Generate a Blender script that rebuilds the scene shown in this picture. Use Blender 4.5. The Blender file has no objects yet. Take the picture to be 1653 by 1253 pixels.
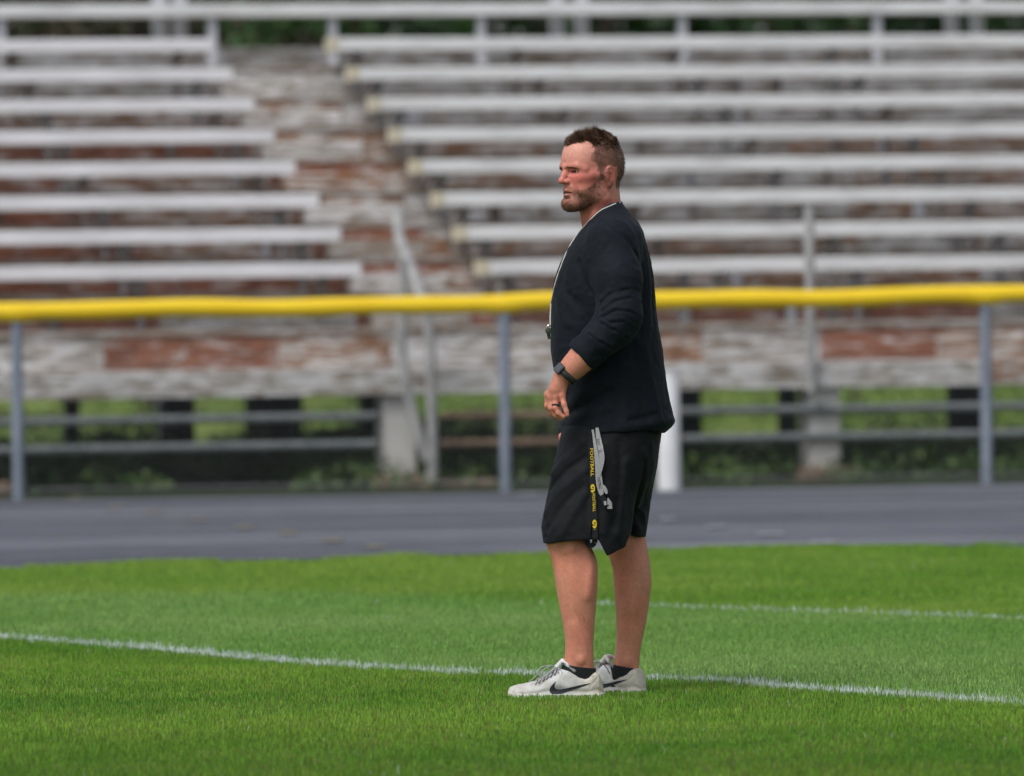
import bpy, math, random
import numpy as np
from mathutils import Vector, Matrix, Quaternion
from mathutils.bvhtree import BVHTree

random.seed(7); rng = np.random.default_rng(7)
sc = bpy.context.scene
COL = sc.collection
# ------------------------------------------------------------------ camera
FPX, PW, PH = 12375.0, 1653.0, 1253.0        # focal length in photo pixels, photo size
CAMH, HOR, ROLL = 1.37, 441.0, 0.0121
PITCH = math.atan((PH/2-HOR)/FPX)
Fv = Vector((0, math.cos(PITCH), -math.sin(PITCH)))
R0 = Vector((1, 0, 0)); U0 = R0.cross(Fv)
Rv = R0*math.cos(ROLL) - U0*math.sin(ROLL)
Uv = U0*math.cos(ROLL) + R0*math.sin(ROLL)
CAM = Vector((0, 0, CAMH))
cd = bpy.data.cameras.new('camera'); cam = bpy.data.objects.new('camera', cd); COL.objects.link(cam)
cd.sensor_width = 36; cd.lens = 36*FPX/PW; cd.clip_start = 0.5; cd.clip_end = 2000
cam.matrix_world = Matrix(((Rv.x, Uv.x, -Fv.x, 0), (Rv.y, Uv.y, -Fv.y, 0), (Rv.z, Uv.z, -Fv.z, CAMH), (0, 0, 0, 1)))
sc.camera = cam
cd.dof.use_dof = True; cd.dof.focus_distance = 24.8; cd.dof.aperture_fstop = 3.7; cd.dof.aperture_blades = 0

# ------------------------------------------------------------------ world, sun, exposure
SUN_EL, SUN_AZ = math.radians(54), math.radians(218)     # azimuth clockwise from +Y
w = bpy.data.worlds.new('World'); sc.world = w; w.use_nodes = True
nt = w.node_tree; bg = nt.nodes['Background']
sky = nt.nodes.new('ShaderNodeTexSky'); sky.sky_type = 'NISHITA'; sky.sun_disc = False
sky.sun_elevation = SUN_EL; sky.sun_rotation = SUN_AZ; sky.dust_density = 3.0; sky.air_density = 1.0
hs = nt.nodes.new('ShaderNodeHueSaturation'); hs.inputs['Saturation'].default_value = 0.35
nt.links.new(sky.outputs[0], hs.inputs['Color']); nt.links.new(hs.outputs[0], bg.inputs[0]); bg.inputs[1].default_value = 0.13
sl = bpy.data.lights.new('sun', 'SUN'); sl.energy = 1.5; sl.angle = math.radians(24); sl.color = (1, .97, .92)
so = bpy.data.objects.new('sun', sl); COL.objects.link(so)
sdir = Vector((math.sin(SUN_AZ)*math.cos(SUN_EL), math.cos(SUN_AZ)*math.cos(SUN_EL), math.sin(SUN_EL)))
so.rotation_euler = sdir.to_track_quat('Z', 'Y').to_euler(); so.location = (0, 0, 30)
sc.view_settings.view_transform = 'Standard'; sc.view_settings.look = 'None'
sc.view_settings.exposure = 0.0; sc.view_settings.gamma = 1.0; sc.view_settings.use_curve_mapping = False
sc.render.engine = 'CYCLES'
sc.cycles.use_denoising = True
sc.cycles.max_bounces = 6; sc.cycles.diffuse_bounces = 3; sc.cycles.glossy_bounces = 2; sc.cycles.transmission_bounces = 3
sc.cycles.transparent_max_bounces = 6

# ------------------------------------------------------------------ placing helpers
def ray(px, py):
    return Fv + Rv*((px-PW/2)/FPX) - Uv*((py-PH/2)/FPX)
def at(px, py, Y):
    d = ray(px, py); return CAM + d*(Y/d.y)
def ground(px, py, z=0.0):
    d = ray(px, py); return CAM + d*((z-CAMH)/d.z)
def hit(px, py, p0, n):
    d = ray(px, py); t = (Vector(p0)-CAM).dot(n)/d.dot(n); return CAM + d*t

# ------------------------------------------------------------------ object helpers
def props(o, label=None, cat=None, group=None, kind=None):
    if label: o['label'] = label
    if cat: o['category'] = cat
    if group: o['group'] = group
    if kind: o['kind'] = kind
    return o
def empty(name, loc=(0, 0, 0), rz=0.0, **k):
    o = bpy.data.objects.new(name, None); COL.objects.link(o); o.location = loc; o.rotation_euler = (0, 0, rz)
    o.empty_display_size = .1
    return props(o, **k)
def link(name, me, mat=None, parent=None, **k):
    o = bpy.data.objects.new(name, me); COL.objects.link(o)
    if mat: me.materials.append(mat)
    if parent: o.parent = parent
    return props(o, **k)
def np_mesh(name, verts, faces, smooth=True):
    """verts (N,3); faces list of arrays (M,3)/(M,4)"""
    me = bpy.data.meshes.new(name)
    if not isinstance(faces, (list, tuple)): faces = [faces]
    faces = [np.asarray(f, dtype=np.int32) for f in faces if len(f)]
    verts = np.asarray(verts, dtype=np.float32)
    nl = sum(f.size for f in faces); npoly = sum(len(f) for f in faces)
    me.vertices.add(len(verts)); me.vertices.foreach_set('co', verts.ravel())
    me.loops.add(nl); me.loops.foreach_set('vertex_index', np.concatenate([f.ravel() for f in faces]))
    me.polygons.add(npoly)
    tot = np.concatenate([np.full(len(f), f.shape[1], np.int32) for f in faces])
    st = np.concatenate([[0], np.cumsum(tot)[:-1]]).astype(np.int32)
    me.polygons.foreach_set('loop_start', st); me.polygons.foreach_set('loop_total', tot)
    me.polygons.foreach_set('use_smooth', np.full(npoly, smooth))
    me.update(calc_edges=True)
    return me
def set_col(me, cols, name='col'):
    a = me.attributes.new(name, 'FLOAT_COLOR', 'POINT')
    c = np.ones((len(cols), 4), np.float32); c[:, :3] = cols; a.data.foreach_set('color', c.ravel())

class MB:
    """collects boxes / tubes into ONE mesh"""
    def __init__(s): s.v = []; s.f = []
    def box(s, x0, x1, y0, y1, z0, z1, bev=0.0):
        b = len(s.v)
        if bev <= 0:
            s.v += [(x, y, z) for x in (x0, x1) for y in (y0, y1) for z in (z0, z1)]
            s.f += [tuple(b+i for i in q) for q in ((0, 1, 3, 2), (4, 6, 7, 5), (0, 4, 5, 1), (2, 3, 7, 6), (0, 2, 6, 4), (1, 5, 7, 3))]
        else:
            prof = [(y0+bev, z0), (y1-bev, z0), (y1, z0+bev), (y1, z1-bev), (y1-bev, z1), (y0+bev, z1), (y0, z1-bev), (y0, z0+bev)]
            for x in (x0, x1): s.v += [(x, p, q) for p, q in prof]
            for i in range(8): j = (i+1) % 8; s.f.append((b+i, b+8+i, b+8+j, b+j))
            s.f.append(tuple(b+i for i in range(8))); s.f.append(tuple(b+15-i for i in range(8)))
    def tube(s, pts, r, n=10, closed=False, caps=True):
        pts = [Vector(p) for p in pts]; m = len(pts)
        rr = r if isinstance(r, (list, tuple)) else [r]*m
        b = len(s.v); up = None
        for i, p in enumerate(pts):
            if closed: t = pts[(i+1) % m]-pts[i-1]
            else: t = pts[min(i+1, m-1)]-pts[max(i-1, 0)]
            t.normalize()
            if up is None: up = Vector((0, 0, 1)) if abs(t.z) < .9 else Vector((1, 0, 0))
            a = t.cross(up).normalized(); c = a.cross(t).normalized(); up = c
            for k in range(n):
                an = 2*math.pi*k/n; s.v.append(tuple(p+(a*math.cos(an)+c*math.sin(an))*rr[i]))
        for i in range(m if closed else m-1):
            i2 = (i+1) % m
            for k in range(n):
                k2 = (k+1) % n; s.f.append((b+i*n+k, b+i*n+k2, b+i2*n+k2, b+i2*n+k))
        if caps and not closed:
            s.f.append(tuple(b+k for k in range(n-1, -1, -1))); s.f.append(tuple(b+(m-1)*n+k for k in range(n)))
    def sheet(s, pts, z=0):
        b = len(s.v); s.v += [(p[0], p[1], z) for p in pts]; s.f.append(tuple(range(b, b+len(pts))))
    def build(s, name, mat, parent=None, smooth=False, **k):
        me = bpy.data.meshes.new(name); me.from_pydata(s.v, [], s.f)
        if smooth:
            me.polygons.foreach_set('use_smooth', [True]*len(me.polygons)); 
            try: me.set_sharp_from_angle(angle=math.radians(40))
            except Exception: pass
        me.update(); return link(name, me, mat, parent, **k)

# ------------------------------------------------------------------ materials
def mat_new(name, rough=.6, base=(.5, .5, .5)):
    m = bpy.data.materials.new(name); m.use_nodes = True
    n = m.node_tree.nodes; p = n['Principled BSDF']; p.inputs['Roughness'].default_value = rough
    p.inputs['Base Color'].default_value = (*base, 1)
    return m, m.node_tree, p
def N(nt, t, **k):
    n = nt.nodes.new(t)
    for a, b in k.items():
        if a in n.inputs.keys(): n.inputs[a].default_value = b
        else: setattr(n, a, b)
    return n
def ramp(nt, fac, stops):
    r = nt.nodes.new('ShaderNodeValToRGB'); e = r.color_ramp.elements
    while len(e) < len(stops): e.new(.5)
    for i, (p, c) in enumerate(stops): e[i].position = p; e[i].color = (*c, 1) if len(c) == 3 else c
    nt.links.new(fac, r.inputs[0]); return r.outputs[0]
def mixc(nt, fac, a, b, mode='MIX'):
    m = nt.nodes.new('ShaderNodeMix'); m.data_type = 'RGBA'; m.blend_type = mode
    for i, v in ((0, fac), (6, a), (7, b)):
        if hasattr(v, 'links'): nt.links.new(v, m.inputs[i])
        elif isinstance(v, (int, float)): m.inputs[i].default_value = v
        else: m.inputs[i].default_value = (*v, 1)
    return m.outputs[2]
def coords(nt, scale=(1, 1, 1), rnd=0.0):
    tc = N(nt, 'ShaderNodeTexCoord'); mp = N(nt, 'ShaderNodeMapping'); mp.inputs['Scale'].default_value = scale
    nt.links.new(tc.outputs['Object'], mp.inputs[0])
    if rnd:
        oi = N(nt, 'ShaderNodeObjectInfo'); mu = N(nt, 'ShaderNodeMath', operation='MULTIPLY'); mu.inputs[1].default_value = rnd
        nt.links.new(oi.outputs['Random'], mu.inputs[0]); nt.links.new(mu.outputs[0], mp.inputs['Location'])
    return mp.outputs[0]
def noise(nt, vec, scale, detail=4, rough=.55):
    n = N(nt, 'ShaderNodeTexNoise', Scale=scale, Detail=detail, Roughness=rough); nt.links.new(vec, n.inputs['Vector']); return n.outputs['Fac']
def bump(nt, p, h, strength=.3, dist=.01):
    b = N(nt, 'ShaderNodeBump', Strength=strength, Distance=dist); nt.links.new(h, b.inputs['Height']); nt.links.new(b.outputs[0], p.inputs['Normal'])

def noisy(name, c1, c2, scale=20, rough=.6, stretch=(1, 1, 1), lo=.35, hi=.65, bmp=0, rnd=0.0, metallic=0):
    m, nt, p = mat_new(name, rough); v = coords(nt, stretch, rnd); f = noise(nt, v, scale)
    nt.links.new(ramp(nt, f, [(lo, c1), (hi, c2)]), p.inputs['Base Color'])
    p.inputs['Metallic'].default_value = metallic
    if bmp: bump(nt, p, f, bmp, .01)
    return m
def peeling(name, paint, paint2, wood, wood2, amount=.5):
    """weathered board: paint over bare wood, worn off in streaks along the board"""
    m, nt, p = mat_new(name, .75); v = coords(nt, (1, 1, 1), 37.0); vs = coords(nt, (1.9, 3, 13), 91.0)
    big = noise(nt, vs, 2.2, 5, .7); fine = noise(nt, coords(nt, (2, 8, 14), 53.0), 4, 5, .7)
    pc = ramp(nt, noise(nt, v, 3), [(.3, paint), (.7, paint2)])
    wc = ramp(nt, fine, [(.3, wood), (.7, wood2)])
    s = N(nt, 'ShaderNodeMath', operation='MULTIPLY_ADD'); nt.links.new(fine, s.inputs[0]); s.inputs[1].default_value = .35; nt.links.new(big, s.inputs[2])
    msk = ramp(nt, s.outputs[0], [(1-amount-.04+.17, (0, 0, 0)), (1-amount+.05+.17, (1, 1, 1))])
    stn = ramp(nt, noise(nt, coords(nt, (2.5, 3, 7), 71.0), 1.7, 4, .6), [(.36, (.60, .56, .52)), (.54, (1, 1, 1))])
    nt.links.new(mixc(nt, 1.0, mixc(nt, msk, pc, wc), stn, 'MULTIPLY'), p.inputs['Base Color']); bump(nt, p, fine, .3, .004)
    return m
def attr_mat(name, rough=.6, nscale=60, namp=.12, sss=0.0, bmp=0.0, spec=.5, bscale=300):
    m, nt, p = mat_new(name, rough); a = N(nt, 'ShaderNodeAttribute', attribute_name='col')
    v = coords(nt); f = noise(nt, v, nscale, 5)
    g = ramp(nt, f, [(.25, (1-namp,)*3), (.75, (1+namp,)*3)])
    nt.links.new(mixc(nt, 1.0, a.outputs['Color'], g, 'MULTIPLY'), p.inputs['Base Color'])
    p.inputs['Specular IOR Level'].default_value = spec
    if sss:
        p.inputs['Subsurface Weight'].default_value = sss; p.inputs['Subsurface Radius'].default_value = (.012, .005, .003); p.inputs['Subsurface Scale'].default_value = .5
    if bmp: bump(nt, p, noise(nt, v, bscale, 3), bmp, .002)
    return m
def fabric(name, c1, c2, rough=.75, sheen=.25, scale=900):
    m, nt, p = mat_new(name, rough); v = coords(nt); f = noise(nt, v, 6, 3)
    nt.links.new(ramp(nt, f, [(.3, c1), (.7, c2)]), p.inputs['Base Color'])
    p.inputs['Sheen Weight'].default_value = sheen; p.inputs['Sheen Roughness'].default_value = .5
    p.inputs['Sheen Tint'].default_value = (.55, .65, .8, 1); p.inputs['Specular IOR Level'].default_value = .25
    bump(nt, p, noise(nt, v, scale, 2), .15, .001)
    return m

# ================================================================== GROUND
m_soil = noisy('soil_grass', (.030, .075, .010), (.06, .13, .022), 3, .9)
g = MB(); g.sheet([(-300, -30), (300, -30), (300, 49.0), (-300, 49.0)], -.004)
g.build('ground', m_soil, kind='structure')
m_far = noisy('far_lawn', (.055, .10, .014), (.20, .27, .05), .55, .9, (1, .25, 1))
g = MB(); g.sheet([(-400, 49.0), (400, 49.0), (400, 900), (-400, 900)], -.004)
g.build('far_lawn', m_far, kind='structure')

# running track
m_track, nt, p = mat_new('track_surface', .85)
v = coords(nt); vr = N(nt, 'ShaderNodeVectorRotate'); vr.rotation_type = 'Z_AXIS'; vr.inputs['Angle'].default_value = math.radians(-7); nt.links.new(v, vr.inputs[0])
mp = N(nt, 'ShaderNodeMapping'); mp.inputs['Scale'].default_value = (.05, .33, 1); nt.links.new(vr.outputs[0], mp.inputs[0])
st = noise(nt, mp.outputs[0], 2.6, 5, .65); fn = noise(nt, v, 60, 3)
c = ramp(nt, st, [(.38, (.038, .043, .062)), (.50, (.095, .102, .132)), (.60, (.19, .20, .235))])
nt.links.new(mixc(nt, .35, c, ramp(nt, fn, [(.3, (.055, .06, .078)), (.7, (.16, .168, .205))])), p.inputs['Base Color']); bump(nt, p, fn, .4, .004)
EDGE = [(-500, 935), (-200, 926), (0, 919), (130, 912), (250, 906), (500, 903), (640, 897), (830, 893), (1100, 886), (1370, 880), (1653, 881), (2200, 872)]
edge = [ground(a, b) for a, b in EDGE]
def fence_y(x): return 48.13 + math.tan(math.radians(8.6))*(x)
g = MB(); pts = [(-40, edge[0].y-5)] + [(e.x, e.y) for e in edge] + [(40, edge[-1].y+5), (40, fence_y(40)-.12), (-40, fence_y(-40)-.12)]
g.sheet(pts, .0)
g.build('track', m_track, kind='structure')
m_shade_ground = noisy('dirt_with_painted_shade', (.016, .028, .009), (.035, .055, .018), 4, .95)  # dark ground under the stand, its shade put into the colour
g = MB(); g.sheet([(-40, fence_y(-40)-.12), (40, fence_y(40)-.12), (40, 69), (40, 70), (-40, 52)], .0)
g.build('shade_painted_ground', m_shade_ground, kind='structure')

# faded lane lines
m_lane = noisy('faded_lane_paint', (.13, .14, .175), (.30, .31, .36), 9, .85, (.4, 1, 1))
exs = [e.x for e in edge]; eys = [e.y for e in edge]
for k in range(1, 9):
    t = k/8.6; g = MB(); a_, b_ = [], []
    for x in np.linspace(-7, 7, 29):
        yl = np.interp(x, exs, eys)*(1-t)+(fence_y(x)-.12)*t; a_.append((x, yl-.045)); b_.append((x, yl+.045))
    g.sheet(a_+b_[::-1], .004); g.build('lane_line', m_lane, kind='structure')
# painted exchange marks on the track
m_ymark = noisy('faded_yellow_paint', (.30, .26, .14), (.20, .20, .17), 25, .8)
m_wmark = noisy('faded_white_paint', (.42, .43, .47), (.24, .25, .29), 25, .8)
for i, (mx, my) in enumerate([(118, 806), (180, 820), (245, 828), (315, 840), (390, 852), (460, 862), (532, 874), (600, 884)]):
    c0 = ground(mx, my); g = MB(); a, b = .045, .16
    g.sheet([(c0.x-a, c0.y-b), (c0.x+a, c0.y-b), (c0.x+a+.03, c0.y+b), (c0.x-a+.03, c0.y+b)], .008)
    g.build('track_mark', m_ymark, kind='structure')
for i, (mx, my, wd) in enumerate([(1154, 852, .05), (1240, 864, .07), (1325, 877, .06), (1075, 840, .04), (850, 800, .06)]):
    c0 = ground(mx, my); g = MB(); a, b = wd, .14
    g.sheet([(c0.x-a, c0.y-b), (c0.x+a, c0.y-b), (c0.x+a+.02, c0.y+b), (c0.x-a+.02, c0.y+b)], .008)
    g.build('track_mark', m_wmark, kind='structure')

# ------------------------------------------------------------------ grass blades
LINE1 = [(-500, 985), (-300, 1002), (0, 1025), (60, 1029), (200, 1040), (350, 1053), (480, 1066), (600, 1074), (730, 1081), (830, 1084), (900, 1087), (1045, 1092), (1190, 1096), (1260, 1104), (1400, 1114), (1653, 1132), (1900, 1152), (2200, 1180)]
LINE2 = [(300, 955), (700, 958), (960, 972), (1060, 976), (1180, 980), (1300, 984), (1430, 988), (1653, 996), (1900, 1006), (2200, 1016)]
L1 = np.array([tuple(ground(a, b+5))[:2] for a, b in LINE1]); L2 = np.array([tuple(ground(a, b+4))[:2] for a, b in LINE2])
def linedist(P, L):
    best = np.full(len(P), 1e9); 
    for a, b in zip(L[:-1], L[1:]):
        ab = b-a; t = np.clip(((P-a)@ab)/(ab@ab), 0, 1); d = np.hypot(*(P-(a+t[:, None]*ab)).T); best = np.minimum(best, d)
    return best
def vnoise(P, s, seed):
    """cheap smooth value noise in 2-D"""
    r = np.random.default_rng(seed); T = r.random((64, 64)); q = P*s; i = np.floor(q).astype(int); f = q-i; f = f*f*(3-2*f)
    g = lambda a, b: T[(i[:, 0]+a) % 64, (i[:, 1]+b) % 64]
    return (g(0, 0)*(1-f[:, 0])+g(1, 0)*f[:, 0])*(1-f[:, 1])+(g(0, 1)*(1-f[:, 0])+g(1, 1)*f[:, 0])*f[:, 1]
FOOT = []      # footprints (x0,x1,y0,y1), filled in here so that no blade grows through a shoe
FOOT.append((at(819, 1124, 24.78).x, at(976, 1124, 24.78).x, 24.73, 24.835))
FOOT.append((at(905, 1117, 25.0).x, at(1041, 1117, 25.0).x, 24.955, 25.05))
def make_grass():
    P = []; W = []
    for y0, y1, dens, wd, marg in ((19.8, 22.5, 8200, .0024, .4), (22.5, 27.5, 7800, .0024, .4), (27.5, 31.5, 5200, .0032, .4), (31.5, 38.5, 3000, .0044, .4)):
        hw = .0675*y1+marg; n = int((y1-y0)*2*hw*dens)
        q = np.stack([rng.uniform(-hw, hw, n), rng.uniform(y0, y1, n)], 1)
        q = q[np.abs(q[:, 0]) < .0675*q[:, 1]+marg]; P.append(q); W.append(np.full(len(q), wd))
    P = np.concatenate(P); W = np.concatenate(W)
    ex = np.array([e.x for e in edge]); ey = np.array([e.y for e in edge])
    lim = np.interp(P[:, 0], ex, ey) + (vnoise(P, 1.6, 3)-.5)*.6 + (vnoise(P, 6, 4)-.5)*.5
    keep = P[:, 1] < lim
    for x0, x1, y0, y1 in FOOT:
        keep &= ~((P[:, 0] > x0) & (P[:, 0] < x1) & (P[:, 1] > y0) & (P[:, 1] < y1))
    P = P[keep]; W = W[keep]; n = len(P)
    d1 = linedist(P, L1); d2 = linedist(P, L2)
    l1y = np.interp(P[:, 0], L1[::1, 0], L1[:, 1]); 
    beyond1 = P[:, 1] > l1y
    l2y = np.interp(P[:, 0], L2[:, 0], L2[:, 1]); l2y = np.where(P[:, 0] < L2[0, 0], L2[0, 1], l2y)
    beyond2 = P[:, 1] > l2y
    n1 = vnoise(P*[1, .5], 1.3, 11); n2 = vnoise(P*[1, .6], 5, 12); n3 = vnoise(P, 19, 13); n4 = vnoise(P*[.35, 1], .9, 14)
    near = np.array([.118, .292, .028]); nearB = np.array([.265, .455, .055]); mid = np.array([.215, .425, .088]); midB = np.array([.31, .50, .145]); far = np.array([.180, .365, .040]); farB = np.array([.30, .46, .075])
    mixv = np.clip(((n1*.35+n2*.35+n4*.5+n3*.25)-.725)*1.7+.45, 0, 1)[:, None]
    ca = near*(1-mixv)+nearB*mixv
    # nearest strip is yellower
    yn = np.clip((22.9-P[:, 1]+(n1-.5)*2.5)/1.5, 0, 1)[:, None]*.45; ca = ca*(1-yn)+np.array([.17, .27, .03])*yn
    cb = mid*(1-mixv)+midB*mixv; cc = far*(1-mixv)+farB*mixv
    s2 = np.clip((P[:, 1]-l2y+.4+(n2-.5)*.6)/.8, 0, 1)[:, None]
    s1 = np.clip((P[:, 1]-l1y)/.25+.5, 0, 1)[:, None]
    c = np.where(beyond1[:, None], cb*(1-s2)+cc*s2, ca)
    c = ca*(1-s1)+(cb*(1-s2)+cc*s2)*s1
    c *= 1+(rng.uniform(.5, 1.5, (n, 1))-1)*np.where(P[:, 1:2] < 26.5, 1.0, .55)
    dry = rng.random(n) < np.clip(.045+.16*(n2-.4), .008, .2)*np.where(beyond1, .15, 1); c[dry] = np.array([.33, .27, .11])*rng.uniform(.6, 1.2, (dry.sum(), 1))
    H = rng.uniform(.009, .020, n)*(1+.35*(n3-.5))*(.85+.3*n1)
    # shoes press the turf down in front of them
    for x0, x1, y0, y1 in FOOT:
        pr = (P[:, 0] > x0-.03) & (P[:, 0] < x1+.03) & (P[:, 1] > y0-.25) & (P[:, 1] <= y0+.01); H[pr] *= .85
    ws = .066
    p1 = (d1 < ws*(.8+.5*n3)) & (rng.random(n) < .80-.35*(vnoise(P, 9, 21) > .74)); p2 = (d2 < ws) & (rng.random(n) < .42) & (P[:, 0] > .25)
    tall = rng.random(n)
    for pm in (p1, p2):
        k = pm.sum(); c[pm] = np.array([.76, .84, .82])*rng.uniform(.75, 1.15, (k, 1)); H[pm] *= np.where(tall[pm] > .82, 1.65, 1.05)
    spk = rng.random(n) < .0006; c[spk] = (.8, .85, .8)
    # blades
    ang = rng.uniform(0, 2*np.pi, n); lean = rng.uniform(.0, .55, n)*H; la = rng.uniform(0, 2*np.pi, n)
    wx, wy = np.cos(ang)*W/2, np.sin(ang)*W/2
    # ribbons face roughly across the view often enough to be seen
    wx = np.where(np.abs(wx) < W*.2, np.sign(wx+1e-9)*W*.3, wx)
    lx, ly = np.cos(la)*lean, np.sin(la)*lean
    V = np.zeros((n, 5, 3), np.float32); z0 = -.003
    V[:, 0] = np.stack([P[:, 0]-wx, P[:, 1]-wy, np.full(n, z0)], 1); V[:, 1] = np.stack([P[:, 0]+wx, P[:, 1]+wy, np.full(n, z0)], 1)
    V[:, 2] = np.stack([P[:, 0]+wx*.8+lx*.4, P[:, 1]+wy*.8+ly*.4, H*.55], 1); V[:, 3] = np.stack([P[:, 0]-wx*.8+lx*.4, P[:, 1]-wy*.8+ly*.4, H*.55], 1)
    V[:, 4] = np.stack([P[:, 0]+lx, P[:, 1]+ly, H], 1)
    b = (np.arange(n)*5)[:, None]
    me = np_mesh('grass', V.reshape(-1, 3), [b+np.array([0, 1, 2, 3]), b+np.array([3, 2, 4])], smooth=False)
    cc = np.repeat(c[:, None, :], 5, 1); set_col(me, cc.reshape(-1, 3))
    m, nt, p = mat_new('grass_blade', .55); a = N(nt, 'ShaderNodeAttribute', attribute_name='col')
    nt.links.new(a.outputs['Color'], p.inputs['Base Color']); p.inputs['Specular IOR Level'].default_value = .3
    tr = N(nt, 'ShaderNodeBsdfTranslucent'); nt.links.new(a.outputs['Color'], tr.inputs[0])
    mx = N(nt, 'ShaderNodeMixShader'); mx.inputs[0].default_value = .35
    nt.links.new(p.outputs[0], mx.inputs[1]); nt.links.new(tr.outputs[0], mx.inputs[2])
    nt.links.new(mx.outputs[0], nt.nodes['Material Output'].inputs['Surface'])
    link('grass', me, m, kind='stuff', label='short mown green turf with two white painted lines', cat='grass')
make_grass()

# ================================================================== FENCE
m_yel, nt, p = mat_new('yellow_plastic', .38); v = coords(nt)
nt.links.new(ramp(nt, noise(nt, v, 2.5), [(.3, (.93, .62, .012)), (.7, (.98, .70, .02))]), p.inputs['Base Color'])
m_galv = noisy('galvanised_steel', (.20, .24, .30), (.29, .33, .40), 14, .5, (1, 1, .3), metallic=.25)
m_wire = noisy('fence_wire', (.25, .26, .28), (.34, .35, .37), 8, .5, metallic=.4)
fa = math.radians(8.6)
fence = empty('chain_link_fence', (0, 48.13, 0), fa, label='waist high chain link fence with a bright yellow padded top rail along the track', cat='fence')
fe1 = Vector((math.cos(fa), math.sin(fa), 0)); fe2 = Vector((-math.sin(fa), math.cos(fa), 0)); FO = Vector((0, 48.13, 0))
def floc(px, py, v=0.0):
    q = hit(px, py, FO+fe2*v, fe2)-FO; return q.dot(fe1), q.z
posts_u = [floc(x, y)[0] for x, y in ((28, 650), (815, 650), (1592, 650))]
du = (posts_u[2]-posts_u[0])/2; posts_u = [posts_u[0]-du] + posts_u + [posts_u[2]+du]
for u in posts_u:
    g = MB(); g.tube([(u, 0, 0), (u, 0, 1.14+.0055*u)], .036, 14); g.build('post', m_galv, fence, True)
g = MB(); pts = []; rad = []
U0_, U1_ = posts_u[0]-.6, posts_u[-1]+.6; nn = 220
for i in range(nn+1):
    u = U0_+(U1_-U0_)*i/nn; k = min(abs(u-q) for q in posts_u)
    z = 1.183+.0055*u+.006*math.sin(u*2.1+.5)+.004*math.sin(u*5.3)-.010*math.exp(-(k/.10)**2)
    rad.append(.056+.010*math.exp(-(k/.09)**2)+.0015*math.sin(u*9)); pts.append((u, 0, z))
g.tube(pts, rad, 20); g.build('top_rail_cover', m_yel, fence, True)
g = MB(); g.tube([(U0_, 0, .06), (U1_, 0, .06)], .004, 6); g.build('tension_wire', m_wire, fence)
# the wire mesh: two sets of straight diagonals, 50 mm diamonds
vs, fs = [], []
step, z0, z1 = .075, .03, 1.13; hh = z1-z0; r = .0008
kk = int((U1_-U0_+hh)/step)
for sgn in (1, -1):
    for k in range(kk):
        ua = U0_-hh+k*step; ub = ua+hh
        za, zb = (z0, z1) if sgn > 0 else (z1, z0)
        a, b = (ua, za), (ub, zb)
        if ua < U0_: t = (U0_-ua)/hh; a = (U0_, za+(zb-za)*t)
        if ub > U1_: t = (U1_-ua)/hh; b = (U1_, za+(zb-za)*t)
        o = sgn*.0015; i0 = len(vs)
        for (uu, zz) in (a, b):
            vs += [(uu-r*.7, o, zz+r*.7*sgn), (uu+r*.7, o, zz-r*.7*sgn), (uu, o+.002, zz)]
        fs += [(i0, i0+1, i0+4, i0+3), (i0+1, i0+2, i0+5, i0+4), (i0+2, i0, i0+3, i0+5)]
me = np_mesh('wire_mesh', vs, np.array(fs), False); link('wire_mesh', me, m_wire, fence)

# white bollard
m_white = noisy('white_pvc', (.74, .75, .77), (.82, .83, .85), 6, .45)
bp = ground(1080, 791); b_ = empty('bollard', (bp.x, bp.y, 0), label='plain white round post standing behind the man, at the fence', cat='post')
g = MB(); zt = at(1080, 602, bp.y).z
g.tube([(0, 0, 0), (0, 0, zt-.02), (0, 0, zt-.005)], [.072, .072, .066], 24); g.build('post_body', m_white, b_, True)
g = MB(); g.tube([(0, 0, zt-.005), (0, 0, zt+.006), (0, 0, zt+.012)], [.076, .076, .05], 24); g.build('post_cap', m_white, b_, True)

# ================================================================== BLEACHERS
BA = math.radians(12.5); be1 = Vector((math.cos(BA), math.sin(BA), 0)); be2 = Vector((-math.sin(BA), math.cos(BA), 0))
BO = Vector((0, 49.8-2*math.tan(BA), 0))
BL = empty('bleachers', BO, BA, label='long weathered grandstand of white seat planks on peeling painted steps behind the fence', cat='bleachers')
def bloc(px, py, v):
    q = hit(px, py, BO+be2*v, be2)-BO; return q.dot(be1), q.z
m_seat = noisy('white_seat_paint', (.68, .68, .71), (.82, .82, .86), 2.2, .5, (1, 4, 4), rnd=20)
m_seat2 = noisy('worn_seat_paint', (.58, .585, .60), (.76, .775, .79), 2.6, .6, (1, 4, 6), .30, .55, rnd=20)
m_r_red = peeling('red_brown_boards', (.58, .54, .53), (.70, .67, .67), (.17, .055, .030), (.38, .165, .10), .585)
m_r_mid = peeling('worn_brown_boards', (.58, .57, .56), (.72, .71, .71), (.17, .075, .038), (.40, .22, .125), .52)
m_r_grey = peeling('worn_grey_boards', (.58, .585, .60), (.72, .725, .74), (.15, .12, .09), (.36, .31, .25), .47)
m_tread = peeling('worn_tread', (.38, .375, .375), (.50, .49, .48), (.20, .14, .10), (.34, .27, .21), .5)
m_ytip = noisy('faded_yellow_tip', (.60, .53, .36), (.56, .54, .46), 15, .6)
m_brk = noisy('bracket_steel', (.13, .135, .145), (.26, .26, .265), 9, .6, rnd=9)
m_brk2 = noisy('bracket_rust', (.10, .07, .055), (.26, .25, .24), 7, .7, rnd=9)
m_conc = noisy('painted_concrete', (.46, .455, .44), (.62, .615, .60), 7, .85, bmp=.3)
m_pipe = noisy('white_pipe', (.28, .28, .285), (.44, .44, .44), 6, .5)
m_lowp = noisy('dull_pipe', (.12, .14, .15), (.19, .21, .22), 9, .6)
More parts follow.
